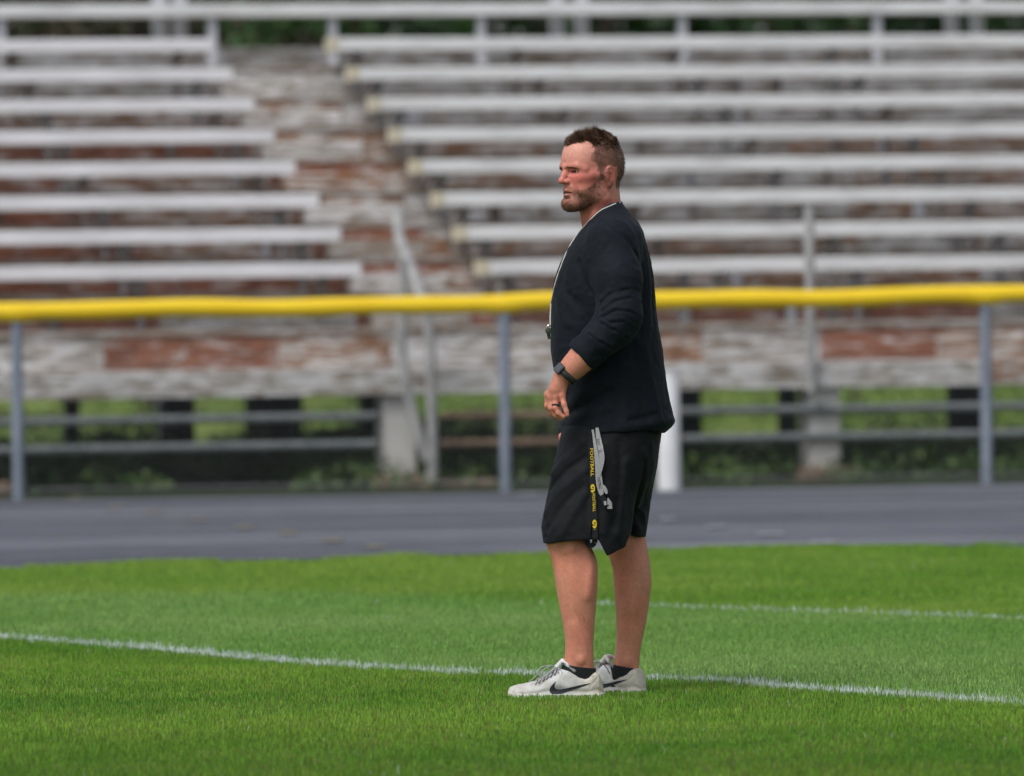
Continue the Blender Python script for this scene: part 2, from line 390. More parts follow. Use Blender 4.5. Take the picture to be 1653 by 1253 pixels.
m_post = noisy('pale_steel_post', (.46, .48, .53), (.58, .60, .66), 6, .5)
m_dark = noisy('dark_steel', (.012, .015, .013), (.03, .033, .028), 5, .8)
m_curb = noisy('brown_footing', (.15, .10, .07), (.27, .20, .14), 6, .9)
T, RI = .76, .2355
vA, zA = 1.42, 1.452          # first visible seat: nose v, top z
UL, UR = -6.2, 6.2
tread_mats = [m_tread]
# front walkway and fascia
g = MB()
def seg_boards(name, mats_edges, v0, v1, z0, z1, parent=BL):
    for (a, b, mt) in mats_edges:
        g = MB(); g.box(a, b-.003, v0, v1, z0, z1, .004); g.build(name, mt, parent)
seg_boards('fascia_board', [(UL, -3.62, m_r_mid), (-3.62, -1.62, m_r_grey), (-1.62, -.72, m_r_grey), (-.72, 1.2, m_r_grey), (1.2, 3.2, m_r_grey), (3.2, UR, m_r_mid)], 0, .04, .60, .765)
seg_boards('walkway_board', [(UL, 0, m_tread), (0, UR, m_tread)], .043, .93, .74, .77)
seg_boards('riser_board', [(UL, -3.4, m_r_mid), (-3.4, -2.5, m_r_grey), (-2.5, -1.9, m_r_red), (-1.9, -1.35, m_r_red), (-1.35, -.6, m_r_mid), (-.6, .5, m_r_grey), (.5, 1.5, m_r_mid), (1.5, 2.3, m_r_grey), (2.3, 3.1, m_r_red), (3.1, UR, m_r_mid)], .93, .955, .60, .986)
aisleL = [(583, 432), (550, 380), (515, 326), (477, 272), (443, 222), (410, 173), (376, 122), (343, 72)]
aisleR = [(778, 425), (742, 372), (706, 321), (670, 268), (637, 217), (603, 168), (568, 117), (535, 67)]
riserL = [m_r_red, m_r_red, m_r_red, m_r_red, m_r_red, m_r_red, m_r_mid, m_r_grey]
riserR = [m_r_red, m_r_mid, m_r_mid, m_r_grey, m_r_mid, m_r_mid, m_r_grey, m_r_grey]
def seat(u0, u1, v, z, mt, tip=False, back=.26):
    g = MB(); g.box(u0, u1, v, v+back, z-.092, z, .006); s = g.build('seat_plank', mt, BL)
    if tip:
        g = MB(); g.box(u0-.055, u0-.001, v-.004, v+back, z-.096, z+.003, .006); g.build('end_cap', m_ytip, s)
    return s
nbr = 0
for k in range(9):
    v = vA+T*k; z = zA+RI*k
    tz = z-.43                                  # foot board of this row
    tv0 = v-.49; tv1 = tv0+T
    mt = riserL[k] if k < 8 else m_r_grey; mr = riserR[k] if k < 8 else m_r_grey
    if k < 8:
        aL = bloc(*aisleL[k], v)[0]; aR = bloc(*aisleR[k], v)[0]
    # tread
    g = MB(); g.box(UL, UR, tv0-.02, tv1-.004, tz-.035, tz, .005); g.build('tread_board', m_tread, BL)
    if k < 8:
        # riser up to the next tread, in boards of different wear
        cuts = sorted([UL, aL+random.uniform(-1.5, -.9), aL+.02, aR-.02, aR+random.uniform(1.0, 1.8), aR+random.uniform(3.0, 3.8), UR])
        for i, (a, b) in enumerate(zip(cuts[:-1], cuts[1:])):
            mm = (mt, random.choice([mt, m_r_mid, m_r_grey]) if k != 1 else mt, random.choice([m_r_mid, m_r_red, m_r_mid]) if k < 7 else m_r_grey, mr, random.choice([mr, m_r_grey]), random.choice([mr, m_r_mid, m_r_grey]))[i]
            g = MB(); g.box(a, b-.004, tv1-.002, tv1+.022, tz+.002, tz+RI-.037, .003); g.build('riser_board', mm, BL)
        seat(UL, aL, v, z, m_seat); seat(aR+.055, UR, v, z, m_seat2, tip=True)
        for j in range(6):      # braces nailed to the risers
            u = random.choice([random.uniform(UL+2, aL-.3), random.uniform(aR+.3, UR-2), random.uniform(aR+.3, UR-2)]); hw_ = random.uniform(.018, .045)
            g = MB(); g.box(u-hw_, u+hw_, tv1-.030, tv1-.006, tz+.002, tz+RI-.04, .003); g.build('riser_brace', random.choice([m_brk, m_brk2, m_post, m_r_mid, m_brk2]), BL)
        # half step in the aisle
        g = MB(); g.box(aL+.09, aR-.09, tv1-.30, tv1-.006, tz+.002, tz+RI*.5, .006); g.build('aisle_step', random.choice([m_r_grey, m_r_mid, m_tread]), BL)
        us = [aL-.23, aL-1.45, aL-2.67, aL-3.6, aR+.22, aR+1.42, aR+2.62, aR+3.82]
    else:
        z += .045; seat(UL, UR, v, z, m_seat2)
        g = MB(); g.box(UL, UR, tv1-.002, tv1+.022, tz+.002, tz+.16, .003); g.build('back_board', m_r_grey, BL)
        us = [bloc(x, 45, v)[0] for x in (4, 345, 540, 780, 1105, 1420, 1740)]
    for u in us:
        g = MB()
        if k < 8:
            g.box(u-.022, u+.022, v+.03, v+.22, z-.125, z-.094, .003); g.box(u-.018, u+.018, v+.16, v+.20, tz+.001, z-.125, .003)
            g.box(u-.085, u+.02, v+.10, v+.14, z-.17, z-.128, .003)
        else: g.box(u-.03, u+.03, v+.05, v+.12, tz+.001, z-.094, .003)
        g.build('seat_bracket', (m_brk if random.random() < .6 else m_brk2) if k < 8 else m_post, BL); nbr += 1
    if k < 8:
        for u in (aR+.12,):
            g = MB(); g.box(u-.02, u+.02, v+.02, v+.055, tz+.001, z-.094, .003); g.build('seat_upright', m_post if u < aR else m_brk2, BL)
# back guard posts in pairs, and their rails above
vb = vA+T*8+.30; ztop = zA+RI*8
gp = []
for x in (258, 291, 900, 940, 1538, 1578, -385, -350, 2170, 2210):
    u = bloc(x, 20, vb)[0]; gp.append(u)
    g = MB(); g.box(u-.05, u+.05, vb, vb+.06, 0, ztop+1.05, .004); g.build('guard_post', m_post, BL)
for zz in (.72, 1.02):
    g = MB(); g.box(UL, UR, vb-.04, vb-.002, ztop+zz-.04, ztop+zz+.04, .004); g.build('guard_rail', m_post, BL)
# piers, footings, dark rear supports
for x in (-45, 640, 1325, 2010):
    u = bloc(x, 700, .15)[0]
    g = MB(); g.box(u-.105, u+.105, .06, .30, .0, .60, .01); g.build('pier', m_conc, BL)
    g = MB(); g.box(u-.20, u+.20, -.12, .055, 0, .085, .01); g.build('footing', m_curb, BL)
for x, vv, hwid in ((290, 5.2, .11), (435, 4.1, .15), (600, 5.2, .07), (1115, 4.1, .08), (1275, 5.2, .06), (1560, 4.1, .11), (118, 6.2, .05), (480, 6.4, .04), (970, 6.2, .12), (-60, 5.2, .1), (1720, 5.2, .1)):
    u = bloc(x, 700, vv)[0]
    g = MB(); g.box(u-hwid, u+hwid, vv, vv+.12, 0, .9+(vv-1.5)*.31, .004); g.build('rear_support', m_dark, BL)
# long low pipes under the front
for (ya, yb) in (((677), (660)), ((722), (705))):
    a = bloc(200, ya, .03); b = bloc(1450, yb, .03)
    zc = (a[1]+b[1])/2
    ends = [(UL, bloc(608, 700, .03)[0]), (bloc(1100, 700, .03)[0], UR)]
    mid_ = [(bloc(712, 700, .03)[0], bloc(1100, 700, .03)[0])]
    for (p0, p1) in ends: g = MB(); g.tube([(p0, .03, zc), (p1, .03, zc)], .030, 10); g.build('low_rail', m_lowp, BL, True)
    for (p0, p1) in mid_: g = MB(); g.tube([(p0, .04, zc-.005), (p1, .04, zc-.005)], .026, 10); g.build('low_rail', m_curb, BL, True)
# pale column at the front right
u = bloc(1308, 500, -.05)[0]; zt = bloc(1308, 332, -.05)[1]
g = MB(); g.tube([(u, -.05, .58), (u, -.05, zt)], .032, 14); g.build('front_post', m_pipe, BL, True)
# aisle handrail of bent pipe
vh = -.35
def hp(px, py, v=vh): q = bloc(px, py, v); return (q[0], v, q[1])
g = MB(); g.tube([hp(698, 775), hp(697, 650), hp(694, 560), hp(690, 505), hp(672, 455, vh+.3), hp(655, 410, vh+.8), hp(645, 388, vh+1.2), hp(641, 340, vh+1.5)], .036, 12); g.build('handrail', m_pipe, BL, True)
g = MB(); g.tube([hp(690, 745), hp(672, 690), hp(655, 620), hp(648, 560), hp(647, 490), hp(650, 420)], .034, 12); g.build('handrail', m_pipe, BL, True)
g = MB(); u = bloc(745, 775, -.35)[0]; g.box(bloc(690, 775, -.3)[0], bloc(800, 775, -.3)[0], -.32, -.1, 0, .055, .01); g.build('aisle_footing', m_curb, BL)

# ================================================================== TREES BEHIND
def leaf_mat(name, c1, c2):
    m, nt, p = mat_new(name, .6); v = coords(nt); f = noise(nt, v, 1.2, 3)
    nt.links.new(ramp(nt, f, [(.35, c1), (.65, c2)]), p.inputs['Base Color']); return m
m_leaf = [leaf_mat('leaf_dark', (.010, .030, .008), (.03, .085, .018)), leaf_mat('leaf_mid', (.016, .05, .010), (.05, .13, .025)), leaf_mat('leaf_brown', (.06, .052, .035), (.13, .11, .075))]
m_bark = noisy('bark', (.05, .04, .03), (.10, .08, .06), 9, .9, (1, 1, .2), bmp=.5)
def tree(x, y, h, cr, mi, label):
    t = empty('tree', (x, y, 0), label=label, cat='tree', group='trees beyond the grandstand')
    g = MB(); g.tube([(0, 0, 0), (.05, 0, h*.3), (-.05, .05, h*.6), (0, 0, h*.85)], [.18, .13, .08, .03], 10)
    for i in range(7):
        a = i*2.4; z = h*(.25+.07*i); L = cr*.7
        g.tube([(0, 0, z), (math.cos(a)*L*.5, math.sin(a)*L*.5, z+.3), (math.cos(a)*L, math.sin(a)*L, z+.9)], [.06, .04, .015], 6)
    g.build('trunk', m_bark, t, True)
    n = 5200; cl = 60
    cc = np.stack([rng.normal(0, cr*.45, cl), rng.normal(0, cr*.4, cl), rng.uniform(1.0, h, cl)], 1)
    cc[:, :2] *= (1-.6*np.clip((cc[:, 2:]-h*.55)/(h*.5), 0, 1))
    P = cc[rng.integers(0, cl, n)]+rng.normal(0, .32, (n, 3)); s = rng.uniform(.05, .12, n)
    a = rng.normal(size=(n, 3)); a /= np.linalg.norm(a, axis=1)[:, None]; b = np.cross(a, rng.normal(size=(n, 3))); b /= np.linalg.norm(b, axis=1)[:, None]
    V = np.stack([P-a*s[:, None], P+b*s[:, None]*.5, P+a*s[:, None], P-b*s[:, None]*.5], 1).reshape(-1, 3)
    V[:, 2] = np.maximum(V[:, 2], .5)
    me = np_mesh('crown', V, (np.arange(n)*4)[:, None]+np.arange(4), False); link('crown', me, m_leaf[mi], t)
tl = [(-9.5, 76, 6.5, 2.2, 1, 'full green tree beyond the far left end of the grandstand'), (-6.4, 74, 6.0, 1.9, 2, 'brownish thin leaved tree behind the upper left rows'),
      (-3.6, 75, 5.8, 1.7, 2, 'dull brown tree behind the paired posts on the left'), (-1.4, 74, 6.4, 1.9, 1, 'mid green tree seen above the aisle top'),
      (1.0, 75, 6.6, 2.0, 0, 'dark green tree behind the central paired posts'), (3.4, 74, 6.2, 2.0, 0, 'dark green tree seen above the right hand rows'),
      (5.9, 75.5, 6.8, 2.1, 1, 'green tree behind the paired posts at the right edge'), (9.0, 76, 6.5, 2.3, 0, 'dark tree beyond the far right end of the grandstand')]
for a in tl: tree(*a)
def hedge():
    n = 60000; P = np.stack([rng.uniform(-45, 45, n), 90+rng.normal(0, 1.2, n), rng.uniform(.0, 1, n)**.8*6], 1)
    P[:, 2] *= .8+.5*vnoise(P[:, :2]*[1, .2], .5, 5); s = rng.uniform(.1, .3, n)
    a = rng.normal(size=(n, 3)); a /= np.linalg.norm(a, axis=1)[:, None]; b = np.cross(a, rng.normal(size=(n, 3))); b /= np.linalg.norm(b, axis=1)[:, None]
    V = np.stack([P-a*s[:, None], P+b*s[:, None]*.6, P+a*s[:, None], P-b*s[:, None]*.6], 1).reshape(-1, 3)
    me = np_mesh('woodland', V, (np.arange(n)*4)[:, None]+np.arange(4), False); link('woodland', me, m_leaf[0], kind='stuff', label='dark far wood beyond the trees', cat='wood')
hedge()
def cover(name, n, y0, y1, hmax, mat, label, thr, seed):
    P = np.stack([rng.uniform(-9, 9, n), rng.uniform(y0, y1, n)], 1); q = vnoise(P*[1, .5], 1.1, seed); P = P[q > thr]; q = q[q > thr]; n = len(P)
    h = hmax*np.clip((q-thr)/(1-thr)+.15, 0, 1)*rng.random(n)+.02; P = np.concatenate([P, h[:, None]], 1); s = rng.uniform(.015, .045, n)
    keep = (P[:, 1] > fence_y(P[:, 0])+.5) & (P[:, 2] < .06+.16*(P[:, 1]-fence_y(P[:, 0])-.5)); P = P[keep]; s = s[keep]; n = len(P)
    a = rng.normal(size=(n, 3)); a /= np.linalg.norm(a, axis=1)[:, None]; b_ = np.cross(a, rng.normal(size=(n, 3))); b_ /= np.linalg.norm(b_, axis=1)[:, None]
    V = np.stack([P-a*s[:, None], P+b_*s[:, None]*.5, P+a*s[:, None], P-b_*s[:, None]*.5], 1).reshape(-1, 3); V[:, 2] = np.maximum(V[:, 2], .004)
    me = np_mesh(name, V, (np.arange(n)*4)[:, None]+np.arange(4), False); link(name, me, mat, kind='stuff', label=label, cat='weeds')
m_weed = leaf_mat('weed_leaf', (.03, .07, .015), (.09, .16, .03)); m_weed2 = leaf_mat('painted_sunlit_weed_leaf', (.07, .14, .02), (.22, .33, .05))  # second leaf is a lit copy, sunlight put into its colour
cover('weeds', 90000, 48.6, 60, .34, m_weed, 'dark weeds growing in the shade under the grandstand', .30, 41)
cover('tall_weeds', 60000, 62, 72, .9, m_weed2, 'weeds beyond the grandstand, sunlight painted into their bright green', .52, 42)
#PERSON#
# ================================================================== THE MAN
# ---- signed distance sculpting on a grid, meshed with surface nets
def axis(segs):
    out = []
    for a, b, h in segs:
        n = max(1, int(round((b-a)/h))); out.append(np.linspace(a, b, n, endpoint=False))
    out.append(np.array([segs[-1][1]])); return np.concatenate(out).astype(np.float32)
class Grid:
    def __init__(s, xs, ys, zs):
        s.x, s.y, s.z = xs, ys, zs; s.F = np.full((len(xs), len(ys), len(zs)), .5, np.float32)
    def sub(s, lo, hi, pad):
        sl = []
        for ax, a, b in zip((s.x, s.y, s.z), lo, hi):
            i = int(np.searchsorted(ax, a-pad)); j = int(np.searchsorted(ax, b+pad)); sl.append(slice(max(i-1, 0), min(j+1, len(ax))))
        return tuple(sl), s.x[sl[0]][:, None, None], s.y[sl[1]][None, :, None], s.z[sl[2]][None, None, :]
    def op(s, fn, lo, hi, k=.0, mode='add'):
        sl, X, Y, Z = s.sub(lo, hi, k+.012); d = fn(X, Y, Z); A = s.F[sl]
        if mode == 'add':
            if k > 0: h = np.clip(.5+.5*(A-d)/k, 0, 1); r = A*(1-h)+d*h-k*h*(1-h)
            else: r = np.minimum(A, d)
        else:   # carve
            d = -d
            if k > 0: h = np.clip(.5-.5*(A-d)/k, 0, 1); r = A*(1-h)+d*h+k*h*(1-h)
            else: r = np.maximum(A, d)
        s.F[sl] = r
    def cap(s, a, b, r1, r2=None, k=.01, mode='add', flat=None):
        """tapered capsule a->b; flat=(direction, factor) squashes it"""
        r2 = r1 if r2 is None else r2; a = np.array(a, float); b = np.array(b, float); R = max(r1, r2)
        ab = b-a; L2 = max(ab@ab, 1e-12)
        def fn(X, Y, Z):
            px, py, pz = X-a[0], Y-a[1], Z-a[2]
            t = np.clip((px*ab[0]+py*ab[1]+pz*ab[2])/L2, 0, 1)
            dx, dy, dz = px-t*ab[0], py-t*ab[1], pz-t*ab[2]
            if flat is not None:
                n, f = flat; n = np.array(n, float); n /= np.linalg.norm(n); q = (dx*n[0]+dy*n[1]+dz*n[2])*(f-1)
                dx, dy, dz = dx+q*n[0], dy+q*n[1], dz+q*n[2]
            return (np.sqrt(dx*dx+dy*dy+dz*dz)-(r1+(r2-r1)*t)).astype(np.float32)
        s.op(fn, np.minimum(a, b)-R, np.maximum(a, b)+R, k, mode)
    def chain(s, pts, k=.01, k0=None, mode='add', flat=None):
        for i in range(len(pts)-1):
            s.cap(pts[i][0], pts[i+1][0], pts[i][1], pts[i+1][1], k if i or k0 is None else k0, mode, flat)
    def ell(s, c, r, R=None, k=.01, mode='add'):
        c = np.array(c, float); r = np.array(r, float); R = np.eye(3) if R is None else np.array(R, float)
        def fn(X, Y, Z):
            px, py, pz = X-c[0], Y-c[1], Z-c[2]; q = [(R[i, 0]*px+R[i, 1]*py+R[i, 2]*pz) for i in range(3)]
            k0 = np.sqrt((q[0]/r[0])**2+(q[1]/r[1])**2+(q[2]/r[2])**2); k1 = np.sqrt((q[0]/r[0]**2)**2+(q[1]/r[1]**2)**2+(q[2]/r[2]**2)**2)
            return (k0*(k0-1)/np.maximum(k1, 1e-6)).astype(np.float32)
        m = r.max(); s.op(fn, c-m, c+m, k, mode)
    def loft(s, rows, n=2.2, k=.015, mode='add', skew=None):
        """rows: (z, cx, a, cy, b) sorted by z; smooth super-ellipse tube, flat ends"""
        A = np.array(sorted(rows), float); z = A[:, 0]
        def cub(v, q):
            m = np.gradient(v, z); i = np.clip(np.searchsorted(z, q)-1, 0, len(z)-2); h = z[i+1]-z[i]; t = np.clip((q-z[i])/h, 0, 1)
            return (2*t**3-3*t*t+1)*v[i]+(t**3-2*t*t+t)*h*m[i]+(-2*t**3+3*t*t)*v[i+1]+(t**3-t*t)*h*m[i+1]
        def fn(X, Y, Z):
            q = Z.ravel(); cx, a, cy, b = [cub(A[:, j], q)[None, None, :] for j in (1, 2, 3, 4)]
            a = np.maximum(a, .002); b = np.maximum(b, .002)
            xx = X-cx
            if skew is not None: xx = xx-skew*(Y-cy)
            e = ((np.abs(xx/a)**n+np.abs((Y-cy)/b)**n)**(1/n)-1)
            d = e*np.minimum(a, b)*np.where(e < 0, 1, 1.0)
            return np.maximum(d, np.maximum(z[0]-Z, Z-z[-1])).astype(np.float32)
        R = max(A[:, 2].max(), A[:, 4].max())*1.3
        s.op(fn, ((A[:, 1]-A[:, 2]).min()-.03, (A[:, 3]-A[:, 4]).min()-.03, z[0]), ((A[:, 1]+A[:, 2]).max()+.03, (A[:, 3]+A[:, 4]).max()+.03, z[-1]), k, mode)
    def ridge(s, pts, amp, w):
        """raise (amp>0) or crease (amp<0) the surface along a polyline"""
        pts = [np.array(p, float) for p in pts]; lo = np.min(pts, 0)-3*w; hi = np.max(pts, 0)+3*w
        sl, X, Y, Z = s.sub(lo, hi, 0); D = None
        for a, b in zip(pts[:-1], pts[1:]):
            ab = b-a; px, py, pz = X-a[0], Y-a[1], Z-a[2]; t = np.clip((px*ab[0]+py*ab[1]+pz*ab[2])/(ab@ab), 0, 1)
            d = (px-t*ab[0])**2+(py-t*ab[1])**2+(pz-t*ab[2])**2; D = d if D is None else np.minimum(D, d)
        s.F[sl] -= (amp*np.exp(-D/(w*w))).astype(np.float32)
    def snap(s, q):
        i = min(np.searchsorted(s.x, q[0]), len(s.x)-1); k = min(np.searchsorted(s.z, q[2]), len(s.z)-1); c = np.nonzero(s.F[i, :, k] < 0)[0]
        return np.array([q[0], s.y[c[0]] if len(c) else q[1], q[2]])
    def mesh(s):
        F = s.F; I = F < 0; nx, ny, nz = F.shape
        cnt = np.zeros((nx-1, ny-1, nz-1), np.int8)
        for a in (0, 1):
            for b in (0, 1):
                for c in (0, 1): cnt += I[a:nx-1+a, b:ny-1+b, c:nz-1+c]
        act = (cnt > 0) & (cnt < 8); ii, jj, kk = np.nonzero(act); idx = np.full(act.shape, -1, np.int32); idx[ii, jj, kk] = np.arange(len(ii))
        S = np.zeros((len(ii), 3)); C = np.zeros(len(ii))
        P = (s.x, s.y, s.z)
        for ax in range(3):
            o = [(0, 0), (0, 1), (1, 0), (1, 1)]
            for u, v in o:
                d0 = [0, 0, 0]; oth = [q for q in range(3) if q != ax]; d0[oth[0]] = u; d0[oth[1]] = v; d1 = list(d0); d1[ax] = 1
                f0 = F[ii+d0[0], jj+d0[1], kk+d0[2]]; f1 = F[ii+d1[0], jj+d1[1], kk+d1[2]]; m = (f0 < 0) != (f1 < 0)
                t = np.where(m, f0/np.where(m, f0-f1, 1), 0)
                for q, base in enumerate((ii, jj, kk)):
                    p0 = P[q][base+d0[q]]
                    p = p0+(t*(P[q][base+d1[q]]-p0) if q == ax else 0); S[:, q] += np.where(m, p, 0)
                C += m
        V = S/C[:, None]; Q = []
        for ax in range(3):
            b, c = (ax+1) % 3, (ax+2) % 3
            sl0 = [slice(None)]*3; sl1 = [slice(None)]*3; sl0[ax] = slice(0, -1); sl1[ax] = slice(1, None)
            for q in (b, c): sl0[q] = slice(1, -1); sl1[q] = slice(1, -1)
            i0, i1 = I[tuple(sl0)], I[tuple(sl1)]; ch = i0 != i1; e = np.nonzero(ch); fl = i0[e]
            e = [e[0], e[1], e[2]]; e[b] = e[b]+1; e[c] = e[c]+1
            def cell(db, dc):
                q = [e[0].copy(), e[1].copy(), e[2].copy()]; q[b] = q[b]-db; q[c] = q[c]-dc; return idx[q[0], q[1], q[2]]
            A_, B_, C_, D_ = cell(1, 1), cell(0, 1), cell(0, 0), cell(1, 0)
            quad = np.stack([A_, B_, C_, D_], 1); quad[~fl] = quad[~fl][:, ::-1]; Q.append(quad)
        Q = np.concatenate(Q); Q = Q[(Q >= 0).all(1)]
        return V, Q
def relax(V, Q, it=1, lam=.5, mask=None):
    for _ in range(it):
        S = np.zeros_like(V); c = np.zeros(len(V))
        for a in range(4):
            i, j = Q[:, a], Q[:, (a+1) % 4]
            for q in range(3): S[:, q] += np.bincount(i, V[j, q], len(V))+np.bincount(j, V[i, q], len(V))
            c += np.bincount(i, minlength=len(V))+np.bincount(j, minlength=len(V))
        W = V+(S/np.maximum(c, 1)[:, None]-V)*lam
        V = W if mask is None else np.where(mask[:, None], W, V)
    return V
def n3(P, s, seed=0):
    """cheap smooth 3-D value noise"""
    r = np.random.default_rng(seed); T = r.random((32, 32, 32)); q = P*s+100; i = np.floor(q).astype(int); f = q-i; f = f*f*(3-2*f); o = 0
    for a in (0, 1):
        for b in (0, 1):
            for c in (0, 1):
                wgt = (f[:, 0] if a else 1-f[:, 0])*(f[:, 1] if b else 1-f[:, 1])*(f[:, 2] if c else 1-f[:, 2])
                o = o+wgt*T[(i[:, 0]+a) % 32, (i[:, 1]+b) % 32, (i[:, 2]+c) % 32]
    return o
def sst(a, b, x):
    t = np.clip((x-a)/(b-a), 0, 1); return t*t*(3-2*t)

YC = 24.9                                     # depth of the man's middle
base = Vector((at(955, 1120, YC).x, YC, 0))
MAN = empty('person', base, label='bearded man in a long sleeved black shirt and black shorts standing side on, looking left', cat='person')
BASE = np.array(base)
def P3(px, py, dy=0.0): return np.array(at(px, py, YC+dy))
def place(me_name, V, Q, mat, parent=MAN, cols=None, smooth=True, **k):
    me = np_mesh(me_name, np.asarray(V)-BASE, [Q] if not isinstance(Q, (list, tuple)) else Q, smooth)
    if cols is not None: set_col(me, cols)
    o = link(me_name, me, mat, parent, **k)
    if parent is None: o.location = base
    return o
def rows(tab, dy, b=None):
    """(py, front px, back px, half depth[, dy]) -> loft rows"""
    out = []
    for t in tab:
        py, f, bk, hb = t[:4]; d = t[4] if len(t) > 4 else dy
        p, q = at(f, py, YC+d), at(bk, py, YC+d); out.append(((p.z+q.z)/2, (p.x+q.x)/2, (q.x-p.x)/2, YC+d, hb))
    return out

# ---- head frame
PSI = math.radians(32); HC = P3(960, 267, 0.0)
hf = np.array([-math.cos(PSI), -math.sin(PSI), 0]); hl = np.array([math.sin(PSI), -math.cos(PSI), 0]); hz = np.array([0, 0, 1.])
HR = np.array([hf, hl, hz])
def zpx(py): return (at(960, py, YC).z-HC[2])
def Hd(f, l, z): return HC+(f*1.05+.004)*hf+l*hl+z*hz
def Hs(px, py, l):
    """head point seen at photo pixel with sideways offset l"""
    p = at(px, py, YC); x = p.x-HC[0]; f = (-x+l*math.sin(PSI))/math.cos(PSI); return HC+f*hf+l*hl+(p.z-HC[2])*hz
def rotf(tilt=0, yaw=0):
    """head axes turned by yaw about z and tilt about the side axis"""
    a = math.cos(yaw)*hf+math.sin(yaw)*hl; b = -math.sin(yaw)*hf+math.cos(yaw)*hl
    c, s_ = math.cos(tilt), math.sin(tilt); return np.array([a*c+hz*s_, b, -a*s_+hz*c])

def build_head(G):
    # neck: thrusts forward
    for l, rr in ((-.022, .050), (.022, .050)):
        G.cap(Hs(968, 292, l), Hs(973, 345, l), rr, rr+.002, .02)
    G.cap(Hs(968, 300, 0), Hs(976, 365, 0), .060, .062, .02)
    G.cap(Hs(957, 325, .0), Hs(966, 372, .0), .047, .050, .02)
    for l in (-.1, .1):                                   # trapezius
        G.cap(Hs(986, 352, l*.3), P3(994, 382, -l*1.4), .04, .035, .03)
    # cranium
    G.ell(Hd(-.002, 0, .003), (.099, .077, .096), HR, .0)
    G.ell(Hd(-.023, 0, .008), (.074, .077, .088), HR, .02)
    G.ell(Hd(.045, 0, .030), (.062, .064, .062), HR, .02)   # forehead
    G.ell(Hd(.062, 0, -.005), (.045, .060, .050), HR, .02)
    # face block: maxilla, cheeks
    G.ell(Hd(.052, 0, -.055), (.052, .054, .055), HR, .02)
    for l in (-1, 1):
        G.ell(Hd(.062, .043*l, zpx(287)), (.024, .020, .018), HR, .022)
        G.cap(Hd(.045, .060*l, zpx(283)), Hd(-.005, .070*l, zpx(282)), .007, .006, .025)     # zygomatic arch
        # jaw: ramus and body
        G.cap(Hd(.0, .056*l, zpx(298)), Hd(.006, .052*l, zpx(318)), .020, .021, .02)
        G.cap(Hd(.006, .052*l, zpx(318)), Hd(.080, .022*l, zpx(329)), .021, .020, .022)
        G.ell(Hd(.045, .044*l, zpx(308)), (.035, .018, .028), HR, .02)
    G.ell(Hd(.088, 0, zpx(329)), (.021, .026, .020), HR, .016)      # chin
    G.ell(Hd(.060, 0, zpx(326)), (.045, .036, .022), HR, .02)       # under-chin
    G.ell(Hd(.080, 0, zpx(308)), (.024, .029, .026), HR, .014)      # muzzle
    # brow ridge
    for l in (-1, 1):
        G.cap(Hd(.101, .008*l, zpx(270)), Hd(.086, .042*l, zpx(269)), .0095, .009, .012)
        G.cap(Hd(.086, .042*l, zpx(269)), Hd(.066, .058*l, zpx(273)), .009, .008, .012)
        # sockets
        G.ell(Hd(.097, .030*l, zpx(277)), (.0165, .020, .0105), HR, .010, 'carve')
        G.ell(Hd(.104, .017*l, zpx(276)), (.012, .010, .010), HR, .008, 'carve')
    # nose
    G.cap(Hd(.098, 0, zpx(273)), Hd(.108, 0, zpx(283)), .0095, .0095, .008)
    G.cap(Hd(.106, 0, zpx(281)), Hd(.118, 0, zpx(291.5)), .0088, .0100, .008)
    G.ell(Hd(.1175, 0, zpx(291.8)), (.0105, .0105, .009), HR, .006)
    for l in (-1, 1):
        G.ell(Hd(.104, .0135*l, zpx(293)), (.0115, .0075, .0078), rotf(0, -.3*l), .005)
        G.ell(Hd(.1105, .0062*l, zpx(297.2)), (.0048, .003, .003), HR, .002, 'carve')
        G.ridge([Hd(.100, .021*l, zpx(290)), Hd(.090, .026*l, zpx(300)), Hd(.084, .028*l, zpx(308))], -.0022, .0045)   # nasolabial fold
        # lids
        G.cap(Hd(.0905, .014*l, zpx(275.0)), Hd(.0885, .030*l, zpx(272.6)), .0040, .0046, .003)
        G.cap(Hd(.0885, .030*l, zpx(272.6)), Hd(.0720, .049*l, zpx(275.8)), .0046, .0036, .003)
        G.cap(Hd(.0890, .015*l, zpx(280.3)), Hd(.0865, .030*l, zpx(281.9)), .0040, .0042, .004)
        G.cap(Hd(.0865, .030*l, zpx(281.9)), Hd(.0715, .048*l, zpx(279.3)), .0042, .0034, .004)
    # lips, slightly parted
    for l in (-1, 1):
        G.cap(Hd(.1045, .0, zpx(307.0)), Hd(.093, .022*l, zpx(310)), .0052, .0030, .003)
        G.cap(Hd(.1025, .0, zpx(315.0)), Hd(.092, .021*l, zpx(311.5)), .0060, .0032, .003)
        G.cap(Hd(.108, .002*l, zpx(311)), Hd(.090, .024*l, zpx(311.8)), .0040, .0022, .0015, 'carve')
    G.ridge([Hd(.100, -.012, zpx(320.5)), Hd(.102, 0, zpx(321)), Hd(.100, .012, zpx(320.5))], -.004, .006)
    # frown lines
    for l in (-1, 1): G.ridge([Hd(.106, .006*l, zpx(268)), Hd(.107, .005*l, zpx(261))], -.0022, .003)
    # neck tendon
    G.ridge([Hd(-.012, .066, zpx(308)), Hs(958, 345, .045), Hs(948, 366, .03)], .007, .009)
    G.ridge([Hs(952, 332, .05), Hs(945, 352, .04)], -.005, .007)
